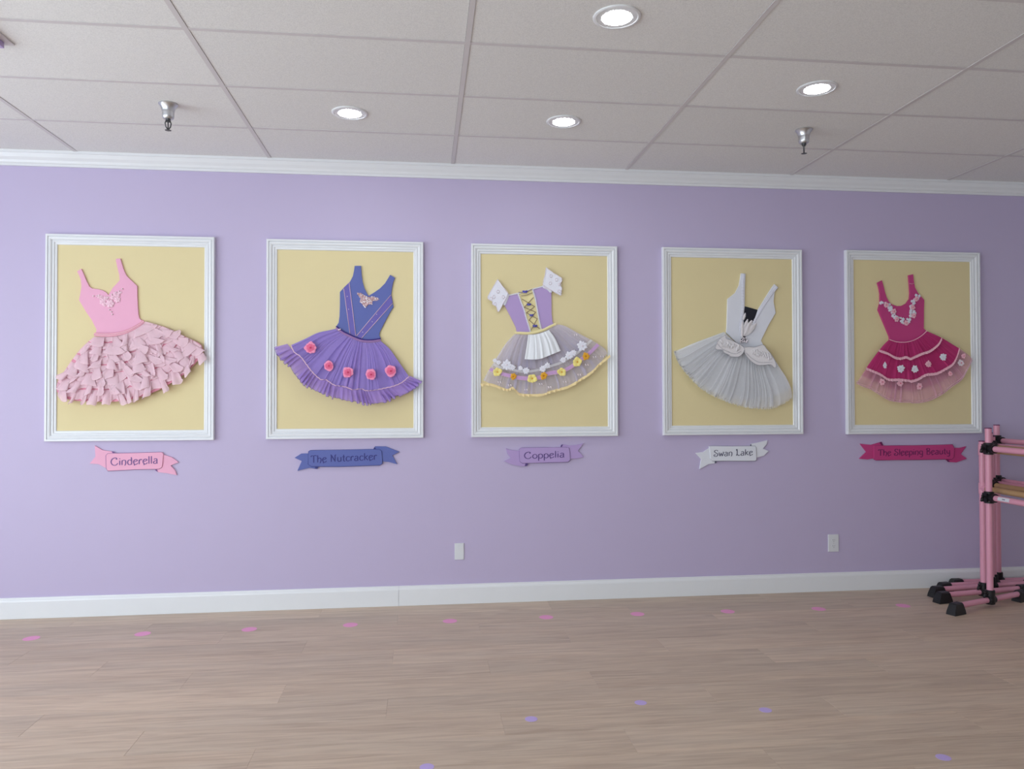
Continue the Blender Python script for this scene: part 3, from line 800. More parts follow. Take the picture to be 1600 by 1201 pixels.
    gg = frill([(a, b-1.2) for a, b in hemc], [(a + (0.4 if a > 900 else 0), b+3.0) for a, b in hemc], 28, 0.005, 44, 0.060, 0.065, 360, 5, 1.3)
    MB().grid(gg).build('lace_hem', LACEC, o, smooth=True)
    # white lace line with blossoms
    ll = cl([(225, 590), (330, 640), (480, 665), (620, 690), (760, 680), (900, 650)]) + cr([(60, 625), (200, 580), (300, 530), (420, 460), (540, 360), (640, 265)])
    mb = MB(); ribbon(mb, ll, 3.8, 0.068, 0, puff=0.001); mb.build('white_lace_band', LACEB, o, smooth=True)
    for i, (a, b, r) in enumerate(((791.6, 570, 8.4), (822, 579, 5.5), (813, 575, 4), (848, 576, 5.5), (779, 566, 4), (889, 555.5, 6.5), (880, 562, 5), (909.6, 540.4, 8.2), (855, 571, 5), (896, 551, 5), (801, 574, 4.5), (773, 563, 3.5))):
        flower(a, b, r, 0.069, 8, (LACE, CORDW), o, i*0.4, 1, name='lace_blossom', wide=0.82, relief=0.08)
    # lilac ribbon with yellow blossoms
    rb = cl([(175, 655), (280, 700), (400, 735), (570, 772), (720, 782), (860, 765)]) + cr([(20, 730), (110, 705), (220, 690), (310, 655), (400, 600), (480, 540), (560, 480), (640, 415), (725, 325)])
    mb = MB(); ribbon(mb, rb, 5.6, 0.0715, 0, puff=0.0015); rbo = mb.build('lilac_ribbon_band', LILRIB, o, smooth=True)
    mb = MB()
    for dy in (-3, 3): ctube(mb, [(a + dy*0.12, b + dy) for a, b in rb], 0.0722, 0.0011)
    mb.build('ribbon_edge', CORDP, rbo, smooth=True)
    for i, (a, b, r, k) in enumerate(((777, 581, 7.2, 0), (802, 588, 5.2, 1), (831.3, 591, 7.6, 0), (849.3, 587, 6.0, 1), (877.4, 581, 7.0, 0), (901.8, 565.3, 7.6, 0), (915.2, 556.5, 6.0, 1))):
        flower(a, b, r, 0.075, 5 if k == 0 else 6, ((YEL, ORA), (ORA, ORAD))[k], o, 0.3+i, 1 if k == 0 else 2, name='yellow_blossom' if k == 0 else 'amber_rosette')
    # embroidered pairs of small stitches
    for a, b in cl([(305, 835), (445, 875), (660, 935), (860, 860), (975, 900)]) + cr([(425, 200), (80, 900), (280, 830), (475, 735), (575, 600), (680, 495), (780, 490)]):
        for s in (-1, 1): MB().tube([P(a + 1.8*s - 0.6, b-1.6, 0.069), P(a + 1.8*s, b, 0.071), P(a + 1.8*s + 0.6, b+1.6, 0.069)], 0.0034, 5).build('embroidered_stitch', CORDW, o, smooth=True)
    # apron
    at = [(825.4, 522.5), (835, 522.5), (846, 520), (857.6, 515.5)]; ab = [(819.6, 561), (832, 561.5), (845, 560.3), (860, 554.5), (876, 548)]
    g2 = coons(at, ab, [(825.4, 522.5), (823, 540), (819.6, 561)], [(857.6, 515.5), (867.5, 529), (876, 548)], 60, 14)
    pa = pleats(6, 0.0035, 51, 0.040, 0.070, 0.7, 0.0)
    skirt_patch(g2, lambda u, v: pa(u, v) + 0.012).build('apron', APRON, o, smooth=True)
    wbp = c([(545, 1098), (640, 1100), (760, 1104), (880, 1088), (1000, 1048), (1090, 1002), (1190, 958)])
    mb = MB(); ribbon(mb, wbp, 3.6, 0.046, 0, puff=0.004); mb.build('cream_waistband', CREAM, o, smooth=True)
dress_lilac()

# ------------------------------------------------------------------ white tutu
def dress_white():
    c = crop(1120, 415, 8.282); cl = crop(1040, 510, 8.579); cr = crop(1135, 510, 8.58)
    o = thing('ballet_dress', P(1160, 636, 0.0), 'white tutu with feathers, dark inset and long tulle skirt', 'dress', 'costume dresses in the white frames')
    bodice(c([(355, 530), (365, 525), (535, 572), (520, 640), (430, 820), (360, 940), (300, 900), (320, 700)]), NAVY, o, 'dark_inset', 0.018, 0.009)
    bodice(c([(315, 98), (372, 103), (364, 300), (361, 530), (345, 690), (352, 740), (335, 850), (345, 960), (420, 860), (480, 720), (530, 575), (600, 460), (680, 330), (745, 238), (797, 280), (750, 340), (735, 460), (762, 610),
              (680, 750), (600, 910), (573, 970), (605, 1030), (480, 1075), (350, 1060), (250, 990), (122, 865), (128, 820), (135, 620), (140, 430), (240, 350), (290, 250)]), WHITEPAINT, o)
    # scalloped lace along the neckline
    for pts in ([(345, 120), (338, 250), (335, 400), (340, 520), (325, 660), (310, 780), (320, 900)], [(765, 285), (690, 385), (615, 500), (550, 600), (490, 710), (440, 800)]):
        e = resample(smooth_path(c(pts)), 22); mb = MB()
        for k, (a, b) in enumerate(e):
            motif(mb, a, b, 2.3, DB+0.002, 5, 0, k)
        mb.build('lace_trim', LACE, o, smooth=True)
    # feathers at the centre
    for k, (x0, y0, x1, y1, w_) in enumerate(((335, 900, 400, 690, 5.0), (350, 910, 455, 705, 6.0), (365, 905, 510, 745, 5.5), (340, 880, 375, 770, 4.0), (355, 900, 430, 740, 5.0), (330, 930, 330, 720, 3.2), (345, 700, 370, 610, 2.6))):
        (a0, b0), (a1, b1) = c([(x0, y0), (x1, y1)]); n = 10; tx, ty = a1-a0, b1-b0; L = math.hypot(tx, ty); nx, ny = -ty/L, tx/L; rows = []
        for j in range(n+1):
            t = j/n; wv = 1.6*w_*math.sin(math.pi*(0.10+0.86*t))**0.8*(0.9 + 0.16*math.sin(j*2.7+k)); bx, by = a0 + tx*t, b0 + ty*t
            rows.append([P(bx + nx*wv*s/2, by + ny*wv*s/2, DB + 0.006 + 0.002*k + 0.007*math.sin(math.pi*t) - 0.003*abs(s)) for s in (-1, -0.5, 0, 0.5, 1)])
        f = MB().grid(rows).build('feather', FEATHER, o, smooth=True)
        MB().tube([r[2] + Vector((0, -0.0008, 0)) for r in rows], 0.0008, 4).build('quill', CORDW, f, smooth=True)
    rnd = random.Random(9); mb = MB(); a0, b0 = c([(345, 962)])[0]
    for k in range(46):
        r, t = rnd.uniform(0, 6.2)**1.0, rnd.uniform(0, 6.28)
        mb.ball(P(a0 + r*math.cos(t)*1.05, b0 + r*math.sin(t)*0.85, DB + 0.010 + rnd.uniform(0, 0.004)), rnd.uniform(0.0036, 0.0066), 0 if rnd.random() < 0.6 else 1, 6)
    mb.build('silver_brooch', [CRYSTAL, DMETAL], o, smooth=False)
    # skirt: lining net with hem band, then ragged long tulle
    top = c([(122, 865), (230, 985), (350, 1055), (480, 1065), (600, 1015)]); top[0] = (1131, 518.5); top[-1] = (1191.5, 538.5)
    lf = [(1131, 518.5), (1110, 526.3), (1086.6, 535), (1069, 542.6), (1056, 549.8)]
    rt = [(1191.5, 538.5), (1205, 552.5), (1216.6, 571.8), (1228, 589), (1235.5, 606.7)]
    lin = [(1056, 549.8), (1064, 564), (1072.6, 577.6), (1089, 594), (1105.3, 605.6), (1125, 616), (1150, 622), (1175, 623.5), (1200, 620), (1216.6, 615.5), (1235.5, 606.7)]
    g = coons(top, lin, lf, rt, 140, 24)
    skirt_patch(g, pleats(9, 0.002, 61, 0.024, 0.042)).build('skirt_lining', LINW, o, smooth=True)
    hb = [(a, b-2) for a, b in lin]
    mb = MB(); ribbon(mb, hb[1:-1], 4.2, 0.047, 0); mb.build('lining_hem_band', LINW, o, smooth=True)
    rag = [(1053, 551), (1062, 570), (1074, 585), (1090, 602), (1108, 615), (1126, 623), (1137, 628), (1150, 632), (1168, 636), (1184, 637.5), (1197, 639), (1217, 634), (1238, 622)]
    rt2 = rt[:-1] + [(1236, 607), (1238, 622)]
    for k, (sd, n, d1) in enumerate(((62, 30, 0.054), (63, 23, 0.064), (64, 17, 0.072))):
        gg0 = [(a, b - (0, 0, 3.0)[k]) for a, b in rag]; lf0 = lf[:-1] + [gg0[0]]; rt0 = rt2[:-1] + [gg0[-1]]
        MB().grid(gathered(top, gg0, lf0, rt0, n, 0.0045, 2.8, sd, 0.028 + 0.003*k, d1, 520, 20, 0.8, 2.0)).build('tulle_layer', TULW, o, smooth=True)
    # feathered peplum wings
    wl = cl([(800, 110), (720, 170), (690, 220), (672, 300), (760, 312), (785, 350), (860, 385)]) + cr([(0, 382), (80, 405), (170, 400), (225, 350), (240, 290), (180, 240), (90, 195), (0, 160)])
    wr_ = cr([(238, 285), (262, 380), (330, 460), (420, 515), (520, 515), (600, 510), (640, 550), (668, 535), (645, 450), (600, 370), (540, 300), (490, 245), (380, 275), (300, 272)])
    for pts, ln in ((wl, cl([(690, 225), (760, 300), (860, 345)]) + cr([(20, 340), (120, 365), (200, 330)])), (wr_, cr([(262, 350), (340, 425), (430, 475), (530, 480), (620, 480)]))):
        wgo = MB().prism([P(a, b, 0.082) for a, b in smooth_path(pts, 3, True)], 0.006, 0, 0.0015).build('peplum_wing', FEATHER, o)
        mb = MB(); ctube(mb, pts + [pts[0]], 0.083, 0.0012); ctube(mb, ln, 0.0835, 0.0011); mb.build('silver_cord', SILVER, wgo, smooth=True)
        mb = MB(); rr = random.Random(len(pts)); cx = sum(p[0] for p in pts)/len(pts); cy = sum(p[1] for p in pts)/len(pts)
        for k in range(44):
            a = cx + rr.uniform(-15, 15); b = cy - 3 + (a-cx)*(0.32 if pts is wr_ else 0.30) + rr.uniform(-4, 3)
            mb.tube([P(a, b-2.5, 0.083), P(a+0.6, b, 0.087), P(a+rr.uniform(-1, 1.5), b+3.0, 0.084)], [0.0036, 0.0042, 0.001], 5)
        mb.build('feather_tuft', FEATHER, wgo, smooth=True)
dress_white()

# ------------------------------------------------------------------ magenta tiered dress
def dress_magenta():
    c = crop(1360, 420, 10.01); cl = crop(1330, 510, 9.24); cr = crop(1420, 510, 9.236)
    o = thing('ballet_dress', P(1425, 628, 0.0), 'magenta dress with three tiered skirt and floral lace neckline', 'dress', 'costume dresses in the white frames')
    bodice(c([(110, 215), (182, 178), (205, 260), (230, 360), (255, 440), (290, 510), (340, 555), (420, 580), (490, 578), (560, 540), (610, 470), (618, 380), (610, 250), (598, 98), (670, 82), (680, 180), (700, 290), (750, 380), (845, 485),
              (840, 650), (838, 930), (885, 980), (800, 1060), (700, 1120), (600, 1152), (500, 1160), (400, 1148), (300, 1115), (295, 1060), (230, 900), (120, 640), (150, 520), (150, 380), (130, 280)]), MAGENTA, o)
    MB().tube([P(a, b, DB+0.001) for a, b in c([(612, 228), (650, 236), (685, 228)])], 0.0016, 5).build('strap_stitch', PINKEDGE, o, smooth=True)
    wc = c([(300, 1105), (400, 1138), (500, 1148), (600, 1138), (700, 1105), (800, 1045), (884, 968)])
    mb = MB(); ctube(mb, wc, 0.034, 0.0032); mb.build('waist_cord', PINKEDGE, o, smooth=True)
    # lace applique
    rnd = random.Random(4); mb = MB()
    path = c([(190, 540), (245, 560), (300, 600), (345, 670), (375, 740), (430, 780), (490, 790), (545, 840), (590, 790), (630, 730), (680, 680), (655, 600), (665, 530), (705, 475), (745, 430)])
    for a, b in resample(path, 34):
        for k in range(2): motif(mb, a + rnd.uniform(-3.6, 3.6), b + rnd.uniform(-2.6, 2.6), rnd.uniform(1.7, 2.7), DB+0.002+0.001*k, 5, 0, rnd.random()*3)
    ap = mb.build('lace_applique', LACE, o, smooth=True)
    for i, (a, b) in enumerate(c([(245, 565), (362, 662), (405, 790), (555, 848), (672, 732), (655, 600), (715, 472)])):
        flower(a, b, 4.0, DB+0.006, 6, (PINKEDGE, ROSED), ap, i, 2, name='small_rose')
    l1 = cl([(400, 350), (520, 390), (620, 445), (710, 465), (790, 445), (850, 470)]) + cr([(60, 455), (180, 400), (300, 360), (420, 270), (478, 175)])
    l2 = cl([(215, 610), (330, 655), (430, 700), (540, 768), (700, 770), (830, 785)]) + cr([(40, 790), (130, 765), (250, 700), (400, 680), (540, 610), (640, 540), (700, 430), (733, 318)])
    l3 = cl([(75, 820), (180, 870), (280, 905), (400, 980), (540, 1060), (700, 1092), (850, 1097)]) + cr([(60, 1105), (160, 1100), (300, 1070), (480, 980), (620, 870), (760, 770), (850, 620), (915, 490)])
    top = wc; top = [(1389, 530.6)] + wc[1:-1] + [(1449, 517.5)]
    e1l = [(1389, 530.6), (1381, 538), l1[0]]; e1r = [(1449, 517.5), (1463.3, 524.5), l1[-1]]
    e2l = [(1389, 530.6), (1373, 548), (1356, 571), l2[0]]; e2r = [(1449, 517.5), (1472, 528), (1485, 536), l2[-1]]
    e3l = [(1389, 530.6), (1373, 548), (1354, 575), l3[0]]; e3r = [(1449, 517.5), (1472, 528), (1500, 545), (1515, 556), l3[-1]]
    g3 = coons(top, l3, e3l, e3r, 150, 28)
    MB().grid(gathered(top, l3, e3l, e3r, 20, 0.004, 2.2, 71, 0.024, 0.040)).build('bottom_tulle_tier', TULPK, o, smooth=True)
    MB().grid(gathered(top, l3, e3l, e3r, 16, 0.005, 2.2, 75, 0.027, 0.050)).build('bottom_tulle_tier', TULPK, o, smooth=True)
    lm = [((a*0.55 + c_*0.45), (b*0.55 + d_*0.45)) for (a, b), (c_, d_) in zip(resample(l2, 15), resample(l3, 15))]
    MB().grid(gathered(top, lm, [e3l[0], (1373, 548), lm[0]], [e3r[0], (1472, 528), lm[-1]], 18, 0.003, 2.0, 77, 0.022, 0.036)).build('magenta_underskirt', TULPM, o, smooth=True)
    g2 = coons(top, l2, e2l, e2r, 130, 24)
    p2 = pleats(8, 0.004, 72, 0.028, 0.058)
    skirt_patch(g2, lambda u, v: p2(u, v) - 0.004).build('middle_lining', LINM, o, smooth=True)
    MB().grid(gathered(top, l2, e2l, e2r, 12, 0.004, 2.6, 72, 0.030, 0.060, 300)).build('middle_tier', TULM, o, smooth=True)
    g1 = coons(top, l1, e1l, e1r, 120, 14)
    p1 = pleats(10, 0.0045, 73, 0.030, 0.064)
    MB().grid(gathered(top, l1, e1l, e1r, 15, 0.005, 2.8, 73, 0.034, 0.066, 300, 14)).build('upper_tier', TULM, o, smooth=True)
    for ln, dd, sd in ((l1, 0.070, 81), (l2, 0.066, 82)):
        gg = frill([(a, b-1.6) for a, b in ln], [(a+0.4, b+2.0) for a, b in ln], 34, 0.0035, sd, dd, dd+0.004, 240, 5, 0.7)
        mb = MB().grid(gg)
        q = [P(a, b-1.6, dd+0.001) + Vector((0, 0, 0.0012*math.sin(k*1.7))) for k, (a, b) in enumerate(resample(smooth_path(ln), 120))]
        mb.tube(q, 0.0028, 5); mb.build('frilled_trim', PINKEDGE, o, smooth=True)
    mb = MB()
    for off in (0, -3.2): ctube(mb, [(a, b+off) for a, b in l3], 0.052, 0.0016)
    mb.build('hem_piping', CORDP, o, smooth=True)
    for i, (a, b, r, t) in enumerate(((1382, 570.6, 5.0, 0.6), (1406.8, 576, 6.0, 1), (1428.7, 576.6, 5.6, 1), (1473, 557.6, 5.6, 1))):
        flower(a, b, r, 0.068, 8, (LACE, CORDW), o, i, 2, t, name='white_blossom')
    flower(1449.8, 568.5, 5.0, 0.066, 8, (PINKEDGE, CORDP), o, 0, 2, name='pink_blossom')
    for i, (a, b) in enumerate(((1378, 596.6), (1405.8, 598.6), (1436, 603.7), (1500.7, 566.8), (1505, 556), (1484, 583.6))):
        flower(a, b, 5.0 if i < 4 else 3.8, 0.056, 6, (PINKEDGE, ROSED) if i != 3 else (CORDW, ROSED), o, i, 2, name='pink_blossom')
dress_magenta()

# ================================================================== RIBBON SIGNS WITH LETTERING
GL = {
 'C': (0.95, [[(.80,.86),(.66,.80),(.70,.95),(.50,1.0),(.22,.85),(.08,.5),(.2,.15),(.48,0),(.72,.1),(.84,.28)]]),
 'i': (0.28, [[(.12,0),(.12,.3),(.12,.62)], [(.12,.80),(.12,.84),(.12,.89)]]),
 'n': (0.66, [[(.1,0),(.1,.3),(.1,.62)], [(.1,.48),(.25,.63),(.45,.6),(.52,.4),(.5,.1),(.40,-.08)]]),
 'd': (0.68, [[(.5,.5),(.35,.64),(.15,.55),(.08,.3),(.18,.05),(.38,0),(.52,.12)], [(.53,0),(.53,.6),(.50,.98)]]),
 'e': (0.62, [[(.1,.32),(.3,.38),(.5,.5),(.42,.63),(.24,.62),(.09,.45),(.09,.2),(.25,.0),(.45,.04),(.56,.18)], [(.2,.03),(.18,-.05),(.2,-.14)]]),
 'r': (0.48, [[(.1,0),(.1,.3),(.1,.62)], [(.1,.42),(.2,.58),(.33,.64),(.42,.54)]]),
 'l': (0.28, [[(.12,0),(.12,.5),(.12,1.0)]]),
 'a': (0.64, [[(.12,.52),(.25,.64),(.42,.6),(.47,.45),(.47,.08),(.56,0)], [(.46,.36),(.25,.34),(.08,.2),(.14,.03),(.3,0),(.46,.12)]]),
 'T': (0.76, [[(.02,.80),(.08,.97),(.3,.95),(.60,.98),(.72,.88)], [(.36,.95),(.36,.5),(.36,0)]]),
 'h': (0.64, [[(.1,0),(.1,.5),(.1,1)], [(.1,.45),(.28,.62),(.46,.56),(.52,.35),(.48,.1),(.38,-.1)]]),
 'N': (0.86, [[(.14,0),(.14,.5),(.14,.92),(.03,.95)], [(.14,.95),(.38,.5),(.62,.05)], [(.62,0),(.62,.5),(.62,.85),(.74,.98)]]),
 'u': (0.64, [[(.1,.62),(.1,.2),(.22,.0),(.4,.05),(.5,.2)], [(.5,.62),(.5,.3),(.5,.0)]]),
 't': (0.44, [[(.2,.9),(.2,.5),(.2,.12),(.3,0),(.4,.06)], [(.03,.62),(.2,.63),(.38,.62)]]),
 'c': (0.58, [[(.5,.5),(.4,.63),(.2,.6),(.08,.35),(.15,.08),(.35,0),(.52,.14)]]),
 'k': (0.60, [[(.1,0),(.1,.5),(.1,1)], [(.50,.66),(.3,.48),(.12,.32)], [(.2,.38),(.36,.2),(.54,0)]]),
 'o': (0.64, [[(.32,.64),(.1,.5),(.08,.2),(.3,0),(.52,.15),(.54,.45),(.32,.64)]]),
 'p': (0.64, [[(.1,-.38),(.1,.1),(.1,.62)], [(.1,.48),(.28,.64),(.5,.52),(.54,.2),(.35,.0),(.12,.1)]]),
 'S': (0.74, [[(.62,.82),(.5,.98),(.25,.98),(.12,.8),(.3,.58),(.55,.42),(.6,.18),(.4,0),(.15,.02),(.05,.2),(.2,.3),(.3,.18)]]),
 'w': (0.80, [[(.04,.62),(.12,.3),(.2,0)], [(.2,0),(.30,.28),(.38,.52)], [(.38,.52),(.46,.25),(.54,0)], [(.54,0),(.66,.4),(.70,.62),(.64,.70)]]),
 'L': (0.72, [[(.16,.82),(.12,.95),(.22,1.0),(.24,.5),(.20,.15),(.08,.02)], [(.10,.10),(.25,.20),(.45,.0),(.66,.12)]]),
 'g': (0.66, [[(.48,.52),(.3,.64),(.1,.5),(.1,.2),(.28,.02),(.48,.15)], [(.50,.64),(.52,.2),(.50,-.2),(.35,-.38),(.12,-.30)]]),
 'B': (0.76, [[(.16,0),(.16,.5),(.16,1)], [(.02,.82),(.2,1.0),(.5,.95),(.52,.68),(.2,.54),(.56,.45),(.6,.12),(.35,0),(.1,.05)]]),
 'y': (0.64, [[(.1,.62),(.1,.28),(.25,.1),(.48,.2)], [(.50,.64),(.52,.2),(.50,-.2),(.35,-.38),(.12,-.30)]]),
 ' ': (0.40, []),
}
def shaded_lettering(text, p0, p1, cap, d, mat, parent):
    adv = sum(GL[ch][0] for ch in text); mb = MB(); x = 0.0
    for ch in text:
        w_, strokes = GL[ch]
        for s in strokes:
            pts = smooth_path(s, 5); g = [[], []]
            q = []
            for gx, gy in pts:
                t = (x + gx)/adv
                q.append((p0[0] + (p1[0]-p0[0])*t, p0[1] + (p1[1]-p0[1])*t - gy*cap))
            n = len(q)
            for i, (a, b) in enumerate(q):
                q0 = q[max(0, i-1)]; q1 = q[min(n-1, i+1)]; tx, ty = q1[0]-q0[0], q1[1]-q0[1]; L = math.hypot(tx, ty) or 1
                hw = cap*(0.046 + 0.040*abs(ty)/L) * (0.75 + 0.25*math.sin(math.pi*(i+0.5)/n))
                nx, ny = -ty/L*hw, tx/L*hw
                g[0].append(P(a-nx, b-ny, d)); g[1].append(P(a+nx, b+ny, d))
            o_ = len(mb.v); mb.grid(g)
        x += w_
    return mb.build('shaded_lettering', mat, parent)  # flat strokes, their darker colour paints in the engraving shadow
def sign(cr_, plaque, tl, tr, text, t0, t1, cap, mat, lmat, label, curls):
    o = thing('ribbon_sign', P(*cr_([(plaque[0])])[0], 0.0), label, 'sign', 'ribbon name signs under the frames')
    MB().prism([P(a, b, 0.017) for a, b in cr_(plaque)], 0.016, 0, 0.0012).build('plaque', mat, o)
    for t in (tl, tr):
        MB().prism([P(a, b, 0.0105) for a, b in cr_(t)], 0.010, 0, 0.001).build('ribbon_tail', mat, o)
    for q in curls:
        MB().prism([P(a, b, 0.0125) for a, b in cr_(q)], 0.002).build('ribbon_fold', lmat, o)
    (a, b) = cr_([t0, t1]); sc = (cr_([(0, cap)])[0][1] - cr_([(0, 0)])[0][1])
    shaded_lettering(text, a, b, sc, 0.0174, lmat, o)
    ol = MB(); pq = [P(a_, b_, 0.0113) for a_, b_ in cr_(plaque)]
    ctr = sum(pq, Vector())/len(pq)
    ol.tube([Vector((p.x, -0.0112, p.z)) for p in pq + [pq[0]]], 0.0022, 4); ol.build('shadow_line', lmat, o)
sign(crop(130, 690, 10.0), [(355, 215), (385, 183), (800, 175), (1225, 163), (1250, 190), (1240, 330), (1225, 400), (1180, 425), (800, 432), (385, 455), (362, 420)],
     [(180, 60), (300, 130), (450, 152), (490, 180), (400, 230), (380, 415), (350, 410), (240, 350), (100, 340), (190, 230)],
     [(1200, 190), (1250, 200), (1380, 240), (1490, 320), (1365, 370), (1430, 440), (1462, 522), (1300, 490), (1170, 475), (1120, 430), (1180, 380)],
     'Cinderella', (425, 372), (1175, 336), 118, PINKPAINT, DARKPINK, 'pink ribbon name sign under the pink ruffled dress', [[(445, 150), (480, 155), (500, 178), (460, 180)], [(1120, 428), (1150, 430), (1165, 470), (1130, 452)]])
sign(crop(450, 690, 8.889), [(285, 135), (310, 120), (700, 115), (1180, 105), (1270, 108), (1300, 130), (1312, 300), (1280, 325), (700, 345), (330, 342), (280, 310)],
     [(90, 222), (180, 165), (320, 160), (340, 320), (425, 345), (400, 378), (300, 362), (130, 402), (190, 267)],
     [(1185, 100), (1210, 63), (1360, 65), (1548, 140), (1450, 190), (1518, 312), (1400, 280), (1270, 270), (1260, 130)],
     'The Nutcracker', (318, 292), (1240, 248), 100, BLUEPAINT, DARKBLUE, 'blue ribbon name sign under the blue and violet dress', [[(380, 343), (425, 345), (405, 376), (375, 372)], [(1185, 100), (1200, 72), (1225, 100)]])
sign(crop(780, 685, 11.43), [(360, 230), (360, 190), (400, 165), (800, 160), (1190, 155), (1245, 165), (1262, 250), (1268, 380), (1230, 418), (800, 430), (420, 440), (370, 410)],
     [(120, 172), (200, 205), (400, 222), (410, 420), (515, 450), (500, 487), (400, 497), (250, 470), (88, 405), (210, 350), (150, 270)],
     [(1095, 152), (1110, 110), (1140, 103), (1260, 125), (1380, 115), (1507, 83), (1410, 215), (1512, 330), (1400, 357), (1220, 362), (1210, 180)],
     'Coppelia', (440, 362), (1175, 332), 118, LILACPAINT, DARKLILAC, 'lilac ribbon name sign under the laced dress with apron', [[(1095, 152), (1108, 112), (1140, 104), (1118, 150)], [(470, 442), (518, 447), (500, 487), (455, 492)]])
sign(crop(1080, 680, 12.31), [(350, 212), (380, 205), (800, 210), (1140, 205), (1230, 205), (1250, 240), (1256, 470), (1230, 490), (800, 490), (410, 490), (375, 450)],
     [(83, 340), (230, 320), (365, 232), (410, 470), (492, 500), (480, 537), (340, 552), (163, 648), (180, 530), (195, 460), (140, 400)],
     [(1138, 205), (1150, 163), (1280, 140), (1467, 93), (1450, 170), (1380, 255), (1492, 300), (1400, 390), (1230, 437), (1220, 215)],
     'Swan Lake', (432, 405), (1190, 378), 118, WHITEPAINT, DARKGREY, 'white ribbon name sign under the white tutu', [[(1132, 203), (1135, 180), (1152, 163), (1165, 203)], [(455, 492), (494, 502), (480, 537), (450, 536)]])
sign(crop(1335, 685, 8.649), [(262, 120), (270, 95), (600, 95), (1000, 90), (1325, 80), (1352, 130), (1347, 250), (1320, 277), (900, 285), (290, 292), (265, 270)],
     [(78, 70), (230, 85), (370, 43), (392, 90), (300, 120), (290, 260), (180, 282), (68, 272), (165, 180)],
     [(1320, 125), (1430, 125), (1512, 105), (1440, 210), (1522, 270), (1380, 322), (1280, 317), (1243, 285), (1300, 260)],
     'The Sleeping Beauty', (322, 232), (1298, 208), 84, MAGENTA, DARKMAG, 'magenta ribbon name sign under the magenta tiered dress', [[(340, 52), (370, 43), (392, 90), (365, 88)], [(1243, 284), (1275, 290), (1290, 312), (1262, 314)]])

# ================================================================== WALL PLATES
def wall_plate(c0, c1, label, name, outlets):
    a = P(*c0, 0.006); b = P(*c1, 0.006); x0, x1, z0, z1 = a.x, b.x, b.z, a.z
    o = thing(name, ((x0+x1)/2, 0, z0), label, 'wall plate' if not outlets else 'outlet')
    MB().prism([(x0, -0.007, z0), (x1, -0.007, z0), (x1, -0.007, z1), (x0, -0.007, z1)], 0.0065, 0, 0.003).build('cover_plate', PLATE, o)
    cx, cz = (x0+x1)/2, (z0+z1)/2
    if outlets:
        for s in (-1, 1):
            c = Vector((cx, -0.0072, cz + s*0.021))
            f = MB().prism([c + Vector((0.0165*math.cos(k*math.pi/8), -0.002, 0.0145*math.sin(k*math.pi/8))) for k in range(16)], 0.003, 0, 0.0008).build('socket', PLATE, o)
            mb = MB()
            for dx, hh in ((-0.0062, 0.0045), (0.0062, 0.0036)): mb.box(c.x+dx-0.0012, c.x+dx+0.0012, c.y-0.0024, c.y-0.001, c.z-hh+0.003, c.z+hh+0.003)
            mb.lathe([(0.0001, 0.0024), (0.0024, 0.0024), (0.0024, 0.001)], (c.x, c.y, c.z-0.0075), 8, 'y'); mb.build('slot', PLATED, f)
        MB().ball((cx, -0.0075, cz), 0.003, 0, 8, 0.4).build('screw', METAL, o)
    else:
        for s in (-1, 1): MB().ball((cx, -0.0072, cz + s*0.042), 0.003, 0, 8, 0.4).build('screw', PLATE, o)
wall_plate((710.3, 848.6), (725, 874), 'blank white wall plate below the laced dress', 'blank_wall_plate', False)
wall_plate((1294.2, 835), (1310.8, 861.5), 'white double electrical outlet near the pink barres', 'electrical_outlet', True)

